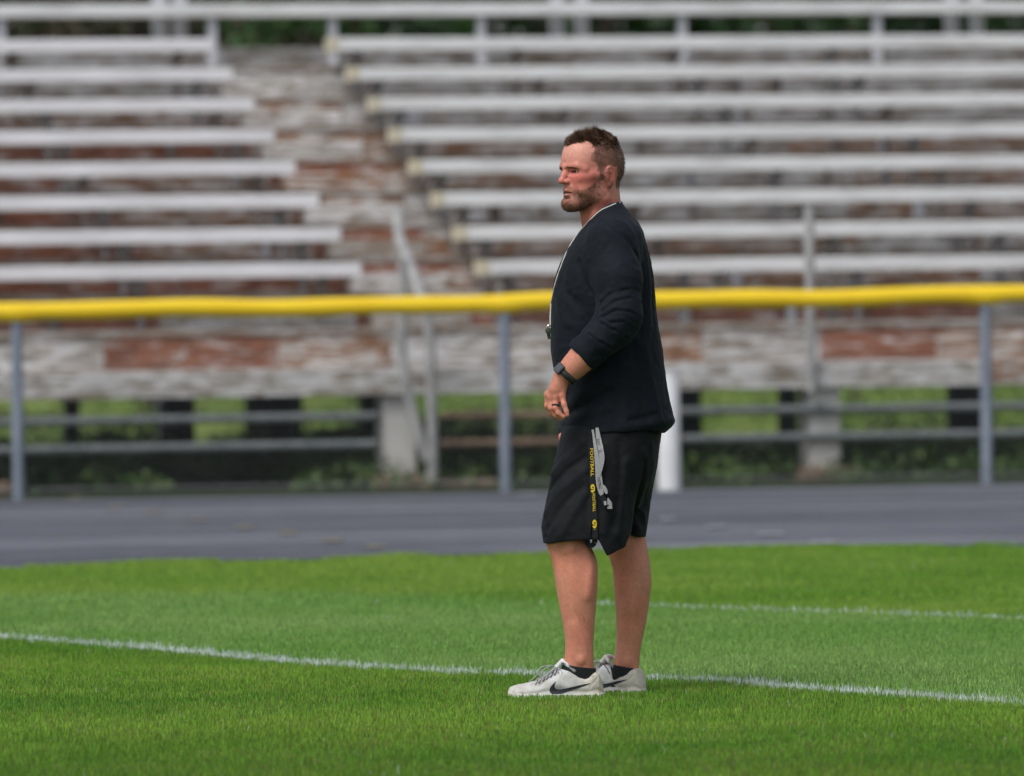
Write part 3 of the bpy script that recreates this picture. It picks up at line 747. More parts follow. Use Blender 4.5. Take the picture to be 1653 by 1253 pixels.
    # ears
    for l in (-1, 1):
        c = Hd(-.008, .080*l, zpx(286.8)); Rr = rotf(-.12, .30*l)
        e = lambda f, z: c+Rr[0]*f*1.18+Rr[2]*z*1.17
        G.ell(c+Rr[0]*.000+Rr[2]*.003, (.0205, .0078, .0310), Rr, .003)
        G.ell(e(.003, -.020), (.0100, .0062, .0105), Rr, .004)
        G.ell(c+Rr[1]*.007*l+Rr[2]*.001, (.0105, .0075, .0165), Rr, .002, 'carve')
        hel = [(.010, .004), (.012, .016), (.006, .026), (-.005, .029), (-.014, .022), (-.0175, .008), (-.015, -.006), (-.008, -.017)]
        G.chain([(e(a, b)+Rr[1]*.003*l, .0040) for a, b in hel], .002)
        G.cap(e(-.007, .014)+Rr[1]*.002*l, e(-.006, -.008)+Rr[1]*.003*l, .0030, .0030, .003)
        G.ell(e(.011, -.001)+Rr[1]*.002*l, (.004, .004, .006), Rr, .003)

def hand(G, wr, mcps, fingers, thumb, kk=.004):
    for m in mcps: G.cap(wr, m, .0185, .0125, .010)
    G.cap(mcps[0], mcps[1], .0125, .0125, .008); G.cap(mcps[1], mcps[2], .0125, .0122, .008); G.cap(mcps[2], mcps[3], .0122, .0115, .008)
    for ch in fingers: G.chain(ch, kk, .006)
    G.chain(thumb, .004, .010)

# near arm points
SH = P3(986, 392, -.205); EL = P3(998, 516, -.262); WR = P3(914, 603, -.245)
MC = [P3(885.5, 637, -.222), P3(890.5, 640.5, -.236), P3(898.5, 641.5, -.247), P3(906.5, 639.5, -.251)]
FI = [[(MC[0], .0112), (P3(883.5, 655, -.222), .0100), (P3(889.5, 666.5, -.215), .0088), (P3(897, 673, -.212), .0080)],
      [(MC[1], .0115), (P3(889.5, 659, -.243), .0103), (P3(896.5, 670, -.240), .0090), (P3(906, 676, -.236), .0082)],
      [(MC[2], .0112), (P3(896.5, 658.5, -.259), .0100), (P3(901.5, 667, -.262), .0088), (P3(909.5, 673, -.262), .0078)],
      [(MC[3], .0105), (P3(910.5, 653, -.266), .0092), (P3(914.3, 664, -.270), .0080), (P3(915.6, 670, -.272), .0072)]]
TH = [(P3(903, 614, -.222), .014), (P3(893, 632, -.200), .012), (P3(890, 648, -.196), .0105), (P3(892, 662, -.199), .0085)]

def build_body():
    y0 = YC-.33
    xa = at(868, 600, YC).x; xb = at(1068, 600, YC).x
    hz0 = at(960, 385, YC).z; hn0, hn1 = at(900, 690, YC).z, at(900, 560, YC).z
    fh0, fh1 = at(900, 745, YC).z, hn0
    xs = axis([(xa, xb, .0021)]); ys = axis([(y0, YC-.13, .0024), (YC-.13, YC+.12, .0024), (YC+.12, YC+.36, .0045)])
    zs = axis([(-.0, fh0, .0046), (fh0, hn0, .0034), (hn0, hn1, .0021), (hn1, hz0, .006), (hz0, hz0+.40, .0020)])
    G = Grid(xs, ys, zs)
    # torso under the shirt
    G.loft(rows([(352, 962, 1012, .10), (380, 945, 1026, .17), (430, 915, 1036, .175), (530, 905, 1045, .17), (620, 915, 1050, .175), (700, 925, 1052, .18), (770, 930, 1050, .17)], 0), 2.3, .02)
    # legs
    DN, DF = -.115, .095
    G.loft(rows([(700, 925, 1010, .085, -.095), (760, 905, 992, .088, -.105), (820, 894, 968, .066, DN), (872, 879.5, 947, .064, DN), (888, 885, 956.5, .060, DN), (905, 890.5, 963.2, .060, DN), (936, 895.8, 965, .063, DN), (972, 901.7, 962.8, .059, DN), (1008, 908.7, 960, .048, DN), (1040, 912.5, 958, .040, DN), (1062, 911.5, 958.3, .037, DN), (1080, 909.5, 959, .032, DN), (1100, 907, 960, .025, DN)], 0), 2.15, .02)
    G.loft(rows([(700, 985, 1058, .085, .085), (760, 982, 1050, .088, .09), (820, 982, 1042, .066, DF), (865, 979, 1042, .064, DF), (894, 982, 1047, .060, DF), (919, 988.7, 1050.3, .062, DF), (945, 991, 1051.4, .063, DF), (974, 993, 1048, .058, DF), (1012, 995, 1041.8, .047, DF), (1043, 994.3, 1035, .040, DF), (1070, 990.5, 1031.8, .037, DF), (1085, 989, 1031, .032, DF), (1104, 988, 1031, .025, DF)], 0), 2.15, .02)
    # feet (inside the shoes)
    G.cap(P3(935, 1104, DN), P3(868, 1115, DN), .024, .014, .012); G.cap(P3(1010, 1104, DF), P3(975, 1112, DF+.06), .022, .014, .012)
    # knee, shin and calf relief
    G.ridge([P3(952, 878, DN-.05), P3(958, 915, DN-.06), P3(950, 960, DN-.055)], .008, .022)
    G.ridge([P3(905, 885, DN-.055), P3(915, 930, DN-.062), P3(922, 1000, DN-.05)], -.006, .014)
    G.ridge([P3(1032, 900, DF-.06), P3(1036, 945, DF-.06), P3(1026, 985, DF-.05)], .006, .020)
    G.ridge([P3(1004, 905, DF-.062), P3(1006, 960, DF-.06)], -.005, .014)
    G.ridge([P3(893, 880, DN-.05), P3(905, 893, DN-.058), P3(925, 886, DN-.06)], .004, .010); G.ridge([P3(930, 990, DN-.045), P3(950, 1030, DN-.04), P3(955, 1060, DN-.03)], -.004, .008)
    G.ell(P3(937, 1066, DN-.033), (.010, .006, .011), None, .014); G.ell(P3(1012, 1070, DF-.033), (.010, .006, .011), None, .014)
    # near arm, forearm, hand
    G.chain([(SH, .046), (EL, .042), (P3(956, 562, -.252), .0400), (P3(941, 577, -.250), .0400), (P3(924, 594, -.246), .0335), (WR, .0300)], .03)
    hand(G, P3(909, 610, -.244), MC, FI, TH)
    G.cap(P3(904, 609, -.247), P3(897, 628, -.246), .021, .020, .015)
    for a, b in ((MC[0], MC[1]), (MC[1], MC[2]), (MC[2], MC[3])):
        m = (a+b)/2; G.ridge([m+(0, -.013, -.004), m+(.002, -.013, -.022)], -.0035, .0035)
        G.ridge([m+(.008, -.012, .035), m+(0, -.013, .0)], -.0016, .004)
    for m in MC: G.ell(m+(-.001, -.008, .001), (.0085, .006, .008), None, .006)
    # creases between the fingers
    for f1, f2 in zip(FI[:-1], FI[1:]):
        for i in (1, 2):
            a = (f1[i][0]+f2[i][0])/2; b = (f1[i+1][0]+f2[i+1][0])/2 if i < 3 else a
            G.ridge([a+(0, -.008, 0), b+(0, -.008, 0)], -.003, .003)
    # far arm; its hand shows just in front of the shorts
    fw = P3(930, 682, .235)
    G.chain([(P3(990, 392, .20), .046), (P3(990, 530, .262), .048), (P3(944, 655, .240), .033), (fw, .028)], .03)
    FM = [P3(908.5, 705, .225+.0), P3(910, 709, .245), P3(914, 711, .262), P3(919, 710, .275)]
    FF = [[(m, .0115), (m+(-.001+.006*i, .002, -.036), .010), (m+(.006+.008*i, .0, -.058), .0085), (m+(.014+.008*i, .0, -.068), .008)] for i, m in enumerate(FM)]
    FT = [(P3(918, 692, .22), .014), (P3(909, 705, .205), .012), (P3(907.5, 718, .20), .0105), (P3(911, 728, .20), .0088)]
    hand(G, P3(926, 690, .238), FM, FF, FT)
    build_head(G)
    V, Q = G.mesh(); V = relax(V, Q, 1, .5)
    return V, Q, DN, DF
V, Q, DN, DF = build_body()
zp = {}
def Zw(py): return float(at(960, py, YC).z)
# ---- skin colours: ruddy cheeks, stubble, brows, lips, with lid and brow shade painted in
rel = V-HC; f_ = (rel@hf-.004)/1.05; l_ = np.abs(rel@hl); z_ = rel[:, 2]; ls = rel@hl
head = V[:, 2] > Zw(392)
skin = np.array([.62, .26, .175]); cols = np.tile(skin, (len(V), 1))
nA = n3(V, 35, 1); nB = n3(V, 110, 2); nC = n3(V, 260, 3); nL = n3(V, 14, 4)
def blend(mask, c):
    global cols
    cols = cols*(1-mask[:, None])+np.array(c)*mask[:, None]
# limbs
leg = (V[:, 2] < Zw(760)); blend(leg*(.5+.4*(nL-.5)), (.76, .325, .215)); blend(leg*sst(.40, .75, nL)*.5, (.68, .235, .155)); blend(leg*sst(.45, .8, nA)*.35, (.66, .24, .18))
hand_ = (~leg) & (~head); blend(hand_*.5*sst(.3, .7, nA), (.62, .23, .17))
kn = np.zeros(len(V))
for m in MC: kn = np.maximum(kn, np.exp(-((V-(m+(0, -.012, 0)))**2).sum(1)/.011**2))
for ch in FI: kn = np.maximum(kn, .8*np.exp(-((V-ch[1][0])**2).sum(1)/.012**2))
blend(kn*.45, (.56, .17, .12))
# leg hair, darker fine flecks; a small scratch
blend(leg*sst(.60, .80, nC)*.13, (.22, .10, .06)); blend(leg*sst(.40, .75, n3(V*[1, 1, .4], 55, 9))*.16, (.36, .15, .09))
sc1 = P3(943, 1000, DN-.055); dsc = np.exp(-(((V[:, 0]-sc1[0])-(.35*(V[:, 2]-sc1[2])*-1))**2/.0022**2)-((V[:, 2]-sc1[2])/.013)**2)*(V[:, 1] < YC+DN); blend(np.clip(dsc*.6, 0, 1), (.30, .05, .035))
# face
H1 = head.astype(float)
blend(H1*.8, (.66, .255, .20))
blend(H1*sst(.0, .06, z_)*.6, (.80, .42, .33))                                        # paler forehead
chk = np.exp(-(((f_-.062)/.050)**2+((l_-.045)/.045)**2+((z_-zpx(288))/.027)**2)); blend(H1*np.clip(chk*.85, 0, 1), (.66, .155, .14))
ns = np.exp(-(((f_-.115)/.022)**2+((l_)/.016)**2+((z_-zpx(290))/.016)**2)); blend(H1*np.clip(ns*.8, 0, 1), (.68, .19, .165))
ed = np.exp(-((f_+.018)/.03)**2-((l_-.083)/.012)**2-((z_-zpx(286))/.034)**2); blend(H1*np.clip(ed*.9, 0, 1), (.66, .17, .14))
nk = H1*sst(zpx(318), zpx(338), z_)*0+H1*(z_ < zpx(322))*(f_ < .09); blend(nk*.7, (.54, .165, .12))
# brows, then lid and brow shade painted dark round the eyes
br = np.exp(-((z_-(zpx(271.0)-.10*(l_-.015)+.0012))/.0034)**2)*sst(.010, .018, l_)*(1-sst(.050, .060, l_))*(f_ > .05); blend(H1*np.clip(br*.62*(.5+.8*nC), 0, 1), (.20, .09, .05))
sl = np.exp(-((z_-zpx(277.4))/.0026)**2)*sst(.012, .018, l_)*(1-sst(.048, .053, l_))*(f_ > .06); blend(H1*np.clip(sl*1.1, 0, .95), (.035, .02, .016))
us = np.exp(-((z_-zpx(274.5))/.006)**2)*(1-sst(.045, .055, l_))*sst(.008, .016, l_)*(f_ > .06); blend(H1*us*.15, (.28, .12, .08))
# stubble
fs = f_; yc_ = z_
top = np.interp(fs, [-.03, .0, .010, .0325, .068, .080, .094, .12], [zpx(296), zpx(285), zpx(284), zpx(294.5), zpx(304), zpx(308), zpx(301), zpx(299.5)])
bd = sst(.007, -.011, (yc_-top)*1.0+.009*(nA-.5))
zl = np.interp(fs, [-.03, -.01, .02, .05, .075, .1], [zpx(300), zpx(306), zpx(324), zpx(336), zpx(345), zpx(350)]); low = sst(-.006, .006, yc_-zl+.004*(nA-.5))
bh = sst(-.035, -.012, fs)
bd = bd*bh*low*(fs < .125)
lipz = np.exp(-((z_-zpx(311.5))/.0085)**2)*(l_ < .022)*(f_ > .085)
dens = (.50+.30*sst(.35, .75, nB)+.15*nC)*bd*(1-lipz)
# moustache and chin are lighter, jaw darker; a bare patch under the nose corner
dens *= .40+.60*sst(.0, .034, f_)
dens *= 1-.45*sst(.078, .095, f_)*sst(zpx(333), zpx(325), z_)
dens *= np.where((f_ > .085) & (z_ > zpx(309)), .55, 1)*(1-.5*np.exp(-((f_-.084)/.012)**2-((z_-zpx(306))/.010)**2))
blend(H1*np.clip(dens*1.0, 0, .85), (.150, .070, .042))
upl = np.exp(-((z_-zpx(307.6))/.0028)**2)*(l_ < .021)*(f_ > .092); lwl = np.exp(-((z_-zpx(315.2))/.0045)**2)*(l_ < .023)*(f_ > .090)
blend(H1*np.clip(upl*.6, 0, 1), (.40, .11, .09)); blend(H1*np.clip(lwl*.85, 0, 1), (.60, .24, .20))
mo = np.exp(-((z_-zpx(311.4))/.0030)**2)*(l_ < .024)*(f_ > .084); blend(H1*np.clip(mo*1.0, 0, .95), (.06, .02, .018))
# ---- where hair grows on the scalp
def hairmask(P):
    r = P-HC; f = (r@hf-.004)/1.05; l = np.abs(r@hl); z = r[:, 2]; w_ = .006*(n3(P, 60, 8)-.5)*2
    z = z+w_; f2 = f+w_
    m = np.zeros(len(P))
    lim = np.interp(z, [zpx(266), zpx(258), zpx(252), zpx(240), zpx(231), zpx(224)], [.030, .052, .044, .033, .040, .060])
    side = sst(.007, -.007, f2-lim)*(z > zpx(270))
    m = np.maximum(m, side)
    lockf = np.interp(l, [0, .03, .05, .07], [zpx(237), zpx(233), zpx(224), zpx(220)])
    m = np.maximum(m, sst(-.003, .003, z-lockf))
    sb = (z <= zpx(270))*(z > zpx(290))*sst(.029, .024, f2)*sst(-.002, .004, f2)*(l > .05); m = np.maximum(m, sb)
    bk = (z <= zpx(270))*sst(-.036, -.044, f2)*sst(zpx(309), zpx(300), z); m = np.maximum(m, bk)
    return m
hm = hairmask(V)*head; hm = np.clip(hm, 0, 1)
fade = np.clip(.75+.25*sst(zpx(285), zpx(255), z_), 0, 1)*np.clip(.5+sst(.055, .015, f_)*.5+(z_ > zpx(240))*.5, 0, 1)
nose_ear = np.exp(-((l_-.088)/.010)**2-((f_+.018)/.020)**2-((z_-zpx(286))/.03)**2)
blend(H1*np.clip(hm*fade*1.0*(1-np.clip(nose_ear*1.5, 0, 1)), 0, .93)*(.86+.28*(nC-.5)+.3*(nA-.5)), (.098, .050, .032))
m_skin = attr_mat('skin', .48, 90, .10, sss=.18, bmp=.18, spec=.42, bscale=420)
BODY = place('body', V, Q, m_skin, cols=np.clip(cols, 0, 1))
# eyes
m_eye, nt, p = mat_new('eye_white', .15, (.55, .48, .45)); m_iris, nt, p = mat_new('iris', .1, (.03, .035, .035))
for l in (-1, 1):
    c = Hd(.0758, .0310*l, zpx(277)); me = bpy.data.meshes.new('eye')
    import bmesh
    bm = bmesh.new(); bmesh.ops.create_uvsphere(bm, u_segments=20, v_segments=14, radius=.0122)
    for f in bm.faces: f.smooth = True
    bm.to_mesh(me); bm.free(); e = link('eye', me, m_eye, BODY); e.location = Vector(c-BASE)
    me = bpy.data.meshes.new('iris'); bm = bmesh.new(); bmesh.ops.create_uvsphere(bm, u_segments=16, v_segments=10, radius=.0062)
    bm.to_mesh(me); bm.free(); e2 = link('iris', me, m_iris, e); d = hf*.0075; e2.location = Vector(d)
# ---- hair: dense short tapered locks over the painted scalp
bodyBVH = BVHTree.FromPolygons([tuple(v) for v in V[head]], [], all_triangles=False) if False else None
def vnorm(V, Q):
    a = V[Q[:, 2]]-V[Q[:, 0]]; b = V[Q[:, 3]]-V[Q[:, 1]]; fn = np.cross(a, b); Nn = np.zeros_like(V)
    for i in range(4):
        for q in range(3): Nn[:, q] += np.bincount(Q[:, i], fn[:, q], len(V))
    return Nn/np.maximum(np.linalg.norm(Nn, axis=1), 1e-12)[:, None]
NB = vnorm(V, Q)
def hair(name, mask, n, Lfn, wd, dirfn, c1, c2, parent=BODY):
    pr = mask/mask.sum(); i = rng.choice(len(V), n, p=pr); p = V[i]+rng.normal(0, .0008, (n, 3)); nn = NB[i]
    L = Lfn(i)*rng.uniform(.65, 1.25, n); D = dirfn(p, nn, i); D /= np.linalg.norm(D, axis=1)[:, None]
    s = np.cross(D, nn+rng.normal(0, .6, (n, 3))); s /= np.maximum(np.linalg.norm(s, axis=1), 1e-9)[:, None]; s *= wd*rng.uniform(.7, 1.3, (n, 1))
    mid = p+nn*L[:, None]*.38+D*L[:, None]*.35; tip = p+nn*L[:, None]*.45+D*L[:, None]*.95
    b0 = p-nn*.001
    W = np.stack([b0-s, b0+s, mid+s*.85, mid-s*.85, tip], 1).reshape(-1, 3); k = (np.arange(n)*5)[:, None]
    cc = np.array(c1)+(np.array(c2)-np.array(c1))*rng.random((n, 1)); cc = np.repeat(cc[:, None], 5, 1).reshape(-1, 3)
    me = np_mesh(name, W-BASE, [k+np.array([0, 1, 2, 3]), k+np.array([3, 2, 4])], False); set_col(me, cc); return link(name, me, m_hair, parent)
m_hair = attr_mat('hair_strands', .5, 80, .2, spec=.35)
topw = lambda i: sst(zpx(246), zpx(228), (V[i]-HC)[:, 2])
notear = 1-np.clip(nose_ear*2, 0, 1); earbox = (l_ > .074) & (z_ < zpx(268)) & (f_ > -.045) & (f_ < .012)
hmask = hm*notear*(~earbox)
def hd(p, nn, i):
    t = topw(i)[:, None]; clump = np.stack([n3(p, 70, s)-.5 for s in (31, 32, 33)], 1)
    d = t*(hz*.75+hf*.45+nn*.3)+(1-t)*(-hz*.9-hf*.35+nn*.12)
    return d+clump*2.6*(.25+t)+rng.normal(0, .16, (len(p), 3))
hair('hair', hmask*(.3+.9*topw(np.arange(len(V)))), 13000, lambda i: .0040+.0150*topw(i)*(.35+.75*np.exp(-((f_[i]-.012)/.055)**2))*(.5+.95*n3(V[i], 75, 40)), .00075, hd, (.085, .046, .030), (.17, .095, .062))
bm_ = np.clip(dens, 0, 1)*H1
hair('beard', bm_, 7000, lambda i: np.full(len(i), .0034), .00042, lambda p, nn, i: -hz*.8+hf*.4+nn*.25+rng.normal(0, .25, (len(p), 3)), (.085, .042, .026), (.19, .095, .055))
hair('eyebrow', np.clip(br, 0, 1)**2*H1, 420, lambda i: np.full(len(i), .0042), .00045, lambda p, nn, i: -hf*.5+hz*.3+np.sign((p-HC)@hl)[:, None]*hl*.8, (.10, .045, .022), (.25, .13, .065))

# ---- SHIRT
def F(px, py, dy): return P3(px, py, dy)
def build_shirt():
    xa, xb = at(870, 600, YC).x, at(1104, 600, YC).x
    G = Grid(axis([(xa, xb, .0026)]), axis([(YC-.36, YC+.36, .0034)]), axis([(Zw(716), Zw(310), .0028)]))
    tab = [(322, 985, 1000, .050), (329, 978, 1003.5, .068), (338, 967, 1012, .088), (347, 960, 1020.5, .112), (358, 949, 1029.5, .145), (372, 935.5, 1037, .180), (393, 920.5, 1043.5, .203), (412, 910.5, 1048, .210), (437, 899.5, 1053, .208), (462, 893.5, 1056, .204), (497, 890.5, 1058.5, .198), (530, 888.8, 1064, .194), (566, 889.8, 1069.5, .194), (594, 894, 1073, .195), (620, 900, 1076.5, .196), (650, 906.5, 1082, .197), (668, 907, 1086, .198), (684, 905.5, 1088, .200), (693, 904.5, 1082, .200), (704, 904, 1076, .199)]
    G.loft(rows(tab, 0), 2.25, 0)
    # sleeves
    G.chain([(F(990, 388, -.180), .070), (F(998, 450, -.228), .0735), (F(1000, 508, -.258), .0705), (F(990, 530, -.262), .062), (F(968, 549, -.256), .0575), (F(943, 573, -.250), .0480), (F(930, 586, -.248), .0465)], .030, .05)
    G.chain([(F(992, 388, .180), .070), (F(990, 450, .228), .068), (F(990, 530, .265), .058), (F(958, 620, .25), .044)], .03, .05)
    for s_ in (-1, 1): G.cap(F(981, 364, .075*s_), F(988, 388, .170*s_), .058, .066, .03); G.cap(F(990, 352, .05*s_), F(1004, 385, .12*s_), .040, .060, .03)
    # collar round the neck
    for l in (-.022, .022): G.cap(Hs(968, 292, l), Hs(973, 345, l), .0545, .0565, .012)
    G.cap(Hs(968, 300, 0), Hs(976, 365, 0), .0645, .067, .012); G.cap(Hs(957, 325, .0), Hs(966, 372, .0), .050, .053, .012)
    zn = np.interp(G.x, [at(x, 345, YC).x for x in (915, 925, 937, 954, 970.6, 985, 999, 1006, 1015)], [Zw(y) for y in (400, 386, 369.5, 352.5, 336.5, 330, 326, 326, 325)]).astype(np.float32)
    G.F = np.maximum(G.F, G.z[None, None, :]-zn[:, None, None]-.0*G.y[None, :, None])
    # clean cuff of the near sleeve
    ca, cb = F(943, 573, -.25), F(914, 601, -.246); dv = (cb-ca)/np.linalg.norm(cb-ca); cc = ca+dv*.012
    def cuff(X, Y, Z):
        return np.maximum(-((X-cc[0])*dv[0]+(Y-cc[1])*dv[1]+(Z-cc[2])*dv[2]), np.sqrt((X-cc[0])**2+(Y-cc[1])**2+(Z-cc[2])**2)-.085).astype(np.float32)
    G.op(cuff, cc-.09, cc+.09, .003, 'carve')
    # hem, cut level, with the side slit
    zh = lambda X: np.interp(X, [at(x, 695, YC).x for x in (900, 950, 963, 966, 1045, 1072, 1095)], [Zw(y) for y in (698.5, 692.5, 690, 697, 694, 700, 682)]).astype(np.float32)
    G.F = np.maximum(G.F, (zh(G.x)[:, None, None]-G.z[None, None, :]))
    # hollow under the hem
    G.loft(rows([(716, 916, 1060, .170), (694, 918, 1064, .170), (686, 930, 1055, .14)], 0), 2.25, .004, 'carve')
    G.ridge([F(965, 680, -.20), F(966, 704, -.205)], -.010, .004)
    # folds
    yn = -.29
    G0 = Grid(G.x, G.y, G.z); G0.F = G.F.copy()
    R = lambda amp, wd, *pts: G.ridge([G0.snap(F(*p)) for p in pts], amp*1.25, wd)
    # armhole/sleeve seam and deep fold from the shoulder
    R(-.007, .0085, (969, 357, -.15), (985, 362, -.20), (1005, 380, -.24), (1022, 402, -.25), (1033, 425, -.24))
    R(.004, .012, (965, 365, -.17), (985, 373, -.22), (1004, 392, -.26), (1020, 418, -.27))
    R(-.005, .011, (1037, 430, -.20), (1038.5, 470, -.215), (1039, 505, -.23), (1034, 540, -.235))
    R(-.007, .012, (934, 425, -.19), (941, 447, -.205), (952, 470, -.215), (966, 492, -.225))
    # bunching at the elbow
    for a in ([(966, 486, -.285), (984, 470, -.325), (1010, 462, -.33), (1030, 464, -.30)], [(972, 498, -.30), (990, 482, -.33), (1014, 476, -.335), (1034, 486, -.30)],
              [(970, 508, -.30), (992, 496, -.33), (1016, 498, -.335), (1034, 510, -.30)], [(984, 516, -.31), (1004, 514, -.33), (1024, 526, -.31)], [(970, 517, -.31), (992, 528, -.325), (1014, 541, -.305)],
              [(950, 535, -.30), (970, 548, -.318), (990, 558, -.30)]):
        R(.0034, .0062, *a); R(-.0026, .005, *[(x+2, y+5.5, d) for x, y, d in a])
    for a in ([(985, 405, -.29), (1005, 425, -.31), (1030, 438, -.28)], [(980, 425, -.29), (1006, 445, -.31), (1032, 452, -.28)]): R(.0025, .008, *a)
    # chest, belly and back drapes
    for amp, wd, pts in ((-.005, .016, [(905, 455, -.09), (930, 490, -.16), (948, 530, -.20)]), (.004, .018, [(897, 470, -.06), (915, 520, -.15), (930, 560, -.19)]),
            (-.004, .014, [(930, 600, -.19), (965, 570, -.21), (1010, 575, -.20)]), (.005, .016, [(912, 660, -.11), (935, 640, -.17), (975, 615, -.20), (1010, 590, -.2)]),
            (-.005, .012, [(915, 672, -.12), (945, 654, -.18), (985, 632, -.205)]), (.004, .012, [(910, 684, -.10), (940, 674, -.18), (980, 660, -.21)]),
            (.004, .014, [(1040, 560, -.10), (1052, 620, -.11), (1066, 680, -.10)]), (-.004, .014, [(1022, 560, -.16), (1034, 620, -.16), (1046, 690, -.15)]),
            (.004, .014, [(1004, 590, -.19), (1010, 640, -.19), (1012, 690, -.19)]), (-.004, .010, [(1075, 660, -.09), (1050, 672, -.14), (1015, 680, -.185)]), (.003, .010, [(1083, 678, -.08), (1050, 686, -.14), (1000, 690, -.19)]),
            (-.004, .012, [(1046, 400, -.06), (1052, 450, -.08), (1056, 520, -.09)]), (.003, .012, [(1040, 400, -.1), (1047, 460, -.12), (1050, 530, -.13)])): R(amp, wd, *pts)
    # neck opening
    nk1, nk2 = F(990, 318, .0), F(953, 352, .0)
    # low-frequency cloth unevenness
    sl = G.F < .02; idx = np.nonzero(sl & (G.F > -.02)); P = np.stack([G.x[idx[0]], G.y[idx[1]], G.z[idx[2]]], 1)
    G.F[idx] += ((n3(P*[1, 1, .45], 28, 61)-.5)*.0052+(n3(P, 70, 62)-.5)*.0022).astype(np.float32)
    V, Q = G.mesh(); return relax(V, Q, 1, .5), Q
VS, QS = build_shirt()
m_shirt = fabric('shirt_cloth', (.0034, .0062, .0115), (.0056, .0090, .0150), .80, .03)
place('shirt', VS, QS, m_shirt)
# ---- SHORTS
def build_shorts():
    xa, xb = at(866, 800, YC).x, at(1082, 800, YC).x
    G = Grid(axis([(xa, xb, .0028)]), axis([(YC-.27, YC+.27, .0034)]), axis([(Zw(902), Zw(660), .0030)]))
    G.loft(rows([(664, 918, 1062, .165), (690, 908, 1068, .185), (729, 901, 1063.5, .190), (765, 905, 1058, .180), (795, 925, 1045, .14), (820, 945, 1030, .09)], 0), 2.3, 0)
    near = [(690, 915, 1045, .095, -.085), (729, 899, 1041, .105, -.093), (765, 889.5, 1032, .106, -.10), (792, 884.2, 1027, .106, -.104), (820, 879, 1023, .104, -.108), (848, 874.3, 1019, .101, -.112), (873, 877.0, 1015.5, .098, DN), (900, 880, 1012, .096, DN)]
    far = [(690, 940, 1068, .095, .085), (729, 945, 1063.5, .100, .088), (765, 955, 1058, .100, .09), (785, 960, 1054.5, .098, .092), (830, 968, 1048, .094, .096), (869, 976, 1042, .090, DF), (893, 978, 1039, .09, DF), (905, 980, 1037, .09, DF)]
    G.loft(rows(near, 0), 2.3, .025); G.loft(rows(far, 0), 2.3, .018)
    # hems
    def cut(tab, y0, y1):
        x = [at(a, 880, YC).x for a, b in tab]; z = [Zw(b) for a, b in tab]; zz = np.interp(G.x, x, z).astype(np.float32)
        sy = (G.y >= y0) & (G.y < y1); G.F[:, sy, :] = np.maximum(G.F[:, sy, :], (zz[:, None, None]-G.z[None, None, :]))
    cut([(870, 876), (878, 873.5), (943, 867), (964, 867.0), (966.5, 870), (978, 893.5), (1008, 881), (1015, 863.5), (1050, 863)], YC-.4, YC-.008)
    cut([(960, 866), (1014.5, 864.5), (1042, 869), (1050, 869)], YC-.008, YC+.4)
    G.loft(rows([(a, b+9, c-9, d-.020, e) for a, b, c, d, e in near[4:]], 0), 2.3, .003, 'carve')
    G.loft(rows([(a, b+8, c-8, d-.018, e) for a, b, c, d, e in far[4:]], 0), 2.3, .003, 'carve')
    G0 = Grid(G.x, G.y, G.z); G0.F = G.F.copy()
    R = lambda amp, wd, *pts: G.ridge([G0.snap(F(*p)) for p in pts], amp*1.3, wd)
    for amp, wd, pts in ((-.008, .010, [(1040, 745, -.10), (1030, 800, -.10), (1018, 862, -.06)]), (.005, .014, [(1012, 745, -.19), (1004, 800, -.18), (996, 862, -.17)]), (.005, .014, [(1038, 730, -.12), (1034, 800, -.06), (1030, 860, -.02)]),
            (.006, .012, [(893, 765, -.17), (915, 740, -.19), (940, 715, -.19)]), (-.005, .011, [(888, 790, -.18), (915, 760, -.2), (945, 738, -.2)]), (.005, .013, [(881, 830, -.19), (905, 792, -.21), (945, 760, -.21)]),
            (-.004, .012, [(884, 855, -.2), (910, 815, -.215), (940, 785, -.215)]), (.004, .014, [(905, 866, -.215), (925, 830, -.22), (945, 800, -.22)]),
            (-.005, .008, [(955, 700, -.195), (956, 780, -.205), (958, 866, -.2)]), (.004, .014, [(975, 720, -.2), (985, 790, -.205), (975, 860, -.2)]), (-.004, .014, [(1000, 715, -.19), (1003, 790, -.19), (992, 850, -.17)]),
            (-.003, .003, [(880, 868, -.21), (912, 864.5, -.215), (960, 862, -.21)]), (.004, .012, [(1050, 720, -.1), (1048, 780, -.03), (1040, 840, .01)])): R(amp, wd, *pts)
    idx = np.nonzero(np.abs(G.F) < .02); P = np.stack([G.x[idx[0]], G.y[idx[1]], G.z[idx[2]]], 1)
    G.F[idx] += ((n3(P*[1, 1, .5], 26, 71)-.5)*.0050+(n3(P, 60, 72)-.5)*.0018).astype(np.float32)
    V, Q = G.mesh(); return relax(V, Q, 1, .5), Q
VH, QH = build_shorts()
m_shorts = fabric('shorts_cloth', (.0045, .0052, .0085), (.0066, .0074, .0108), .70, .04)
place('shorts', VH, QH, m_shorts)
shirtB = BVHTree.FromPolygons([tuple(v) for v in VS], [tuple(q) for q in QS.tolist()]); shortB = BVHTree.FromPolygons([tuple(v) for v in VH], [tuple(q) for q in QH.tolist()])
def onto(px, py, trees, off=.003, default=-.2):
    """where the sight line of a photo point meets a surface of the clothes"""
    d = ray(px, py).normalized(); best = None
    for t in trees:
        h = t.ray_cast(CAM, d)
        if h[0] is not None and (best is None or h[3] < best[3]): best = h
    if best is None: return Vector(P3(px, py, default))
    return best[0]-d*off

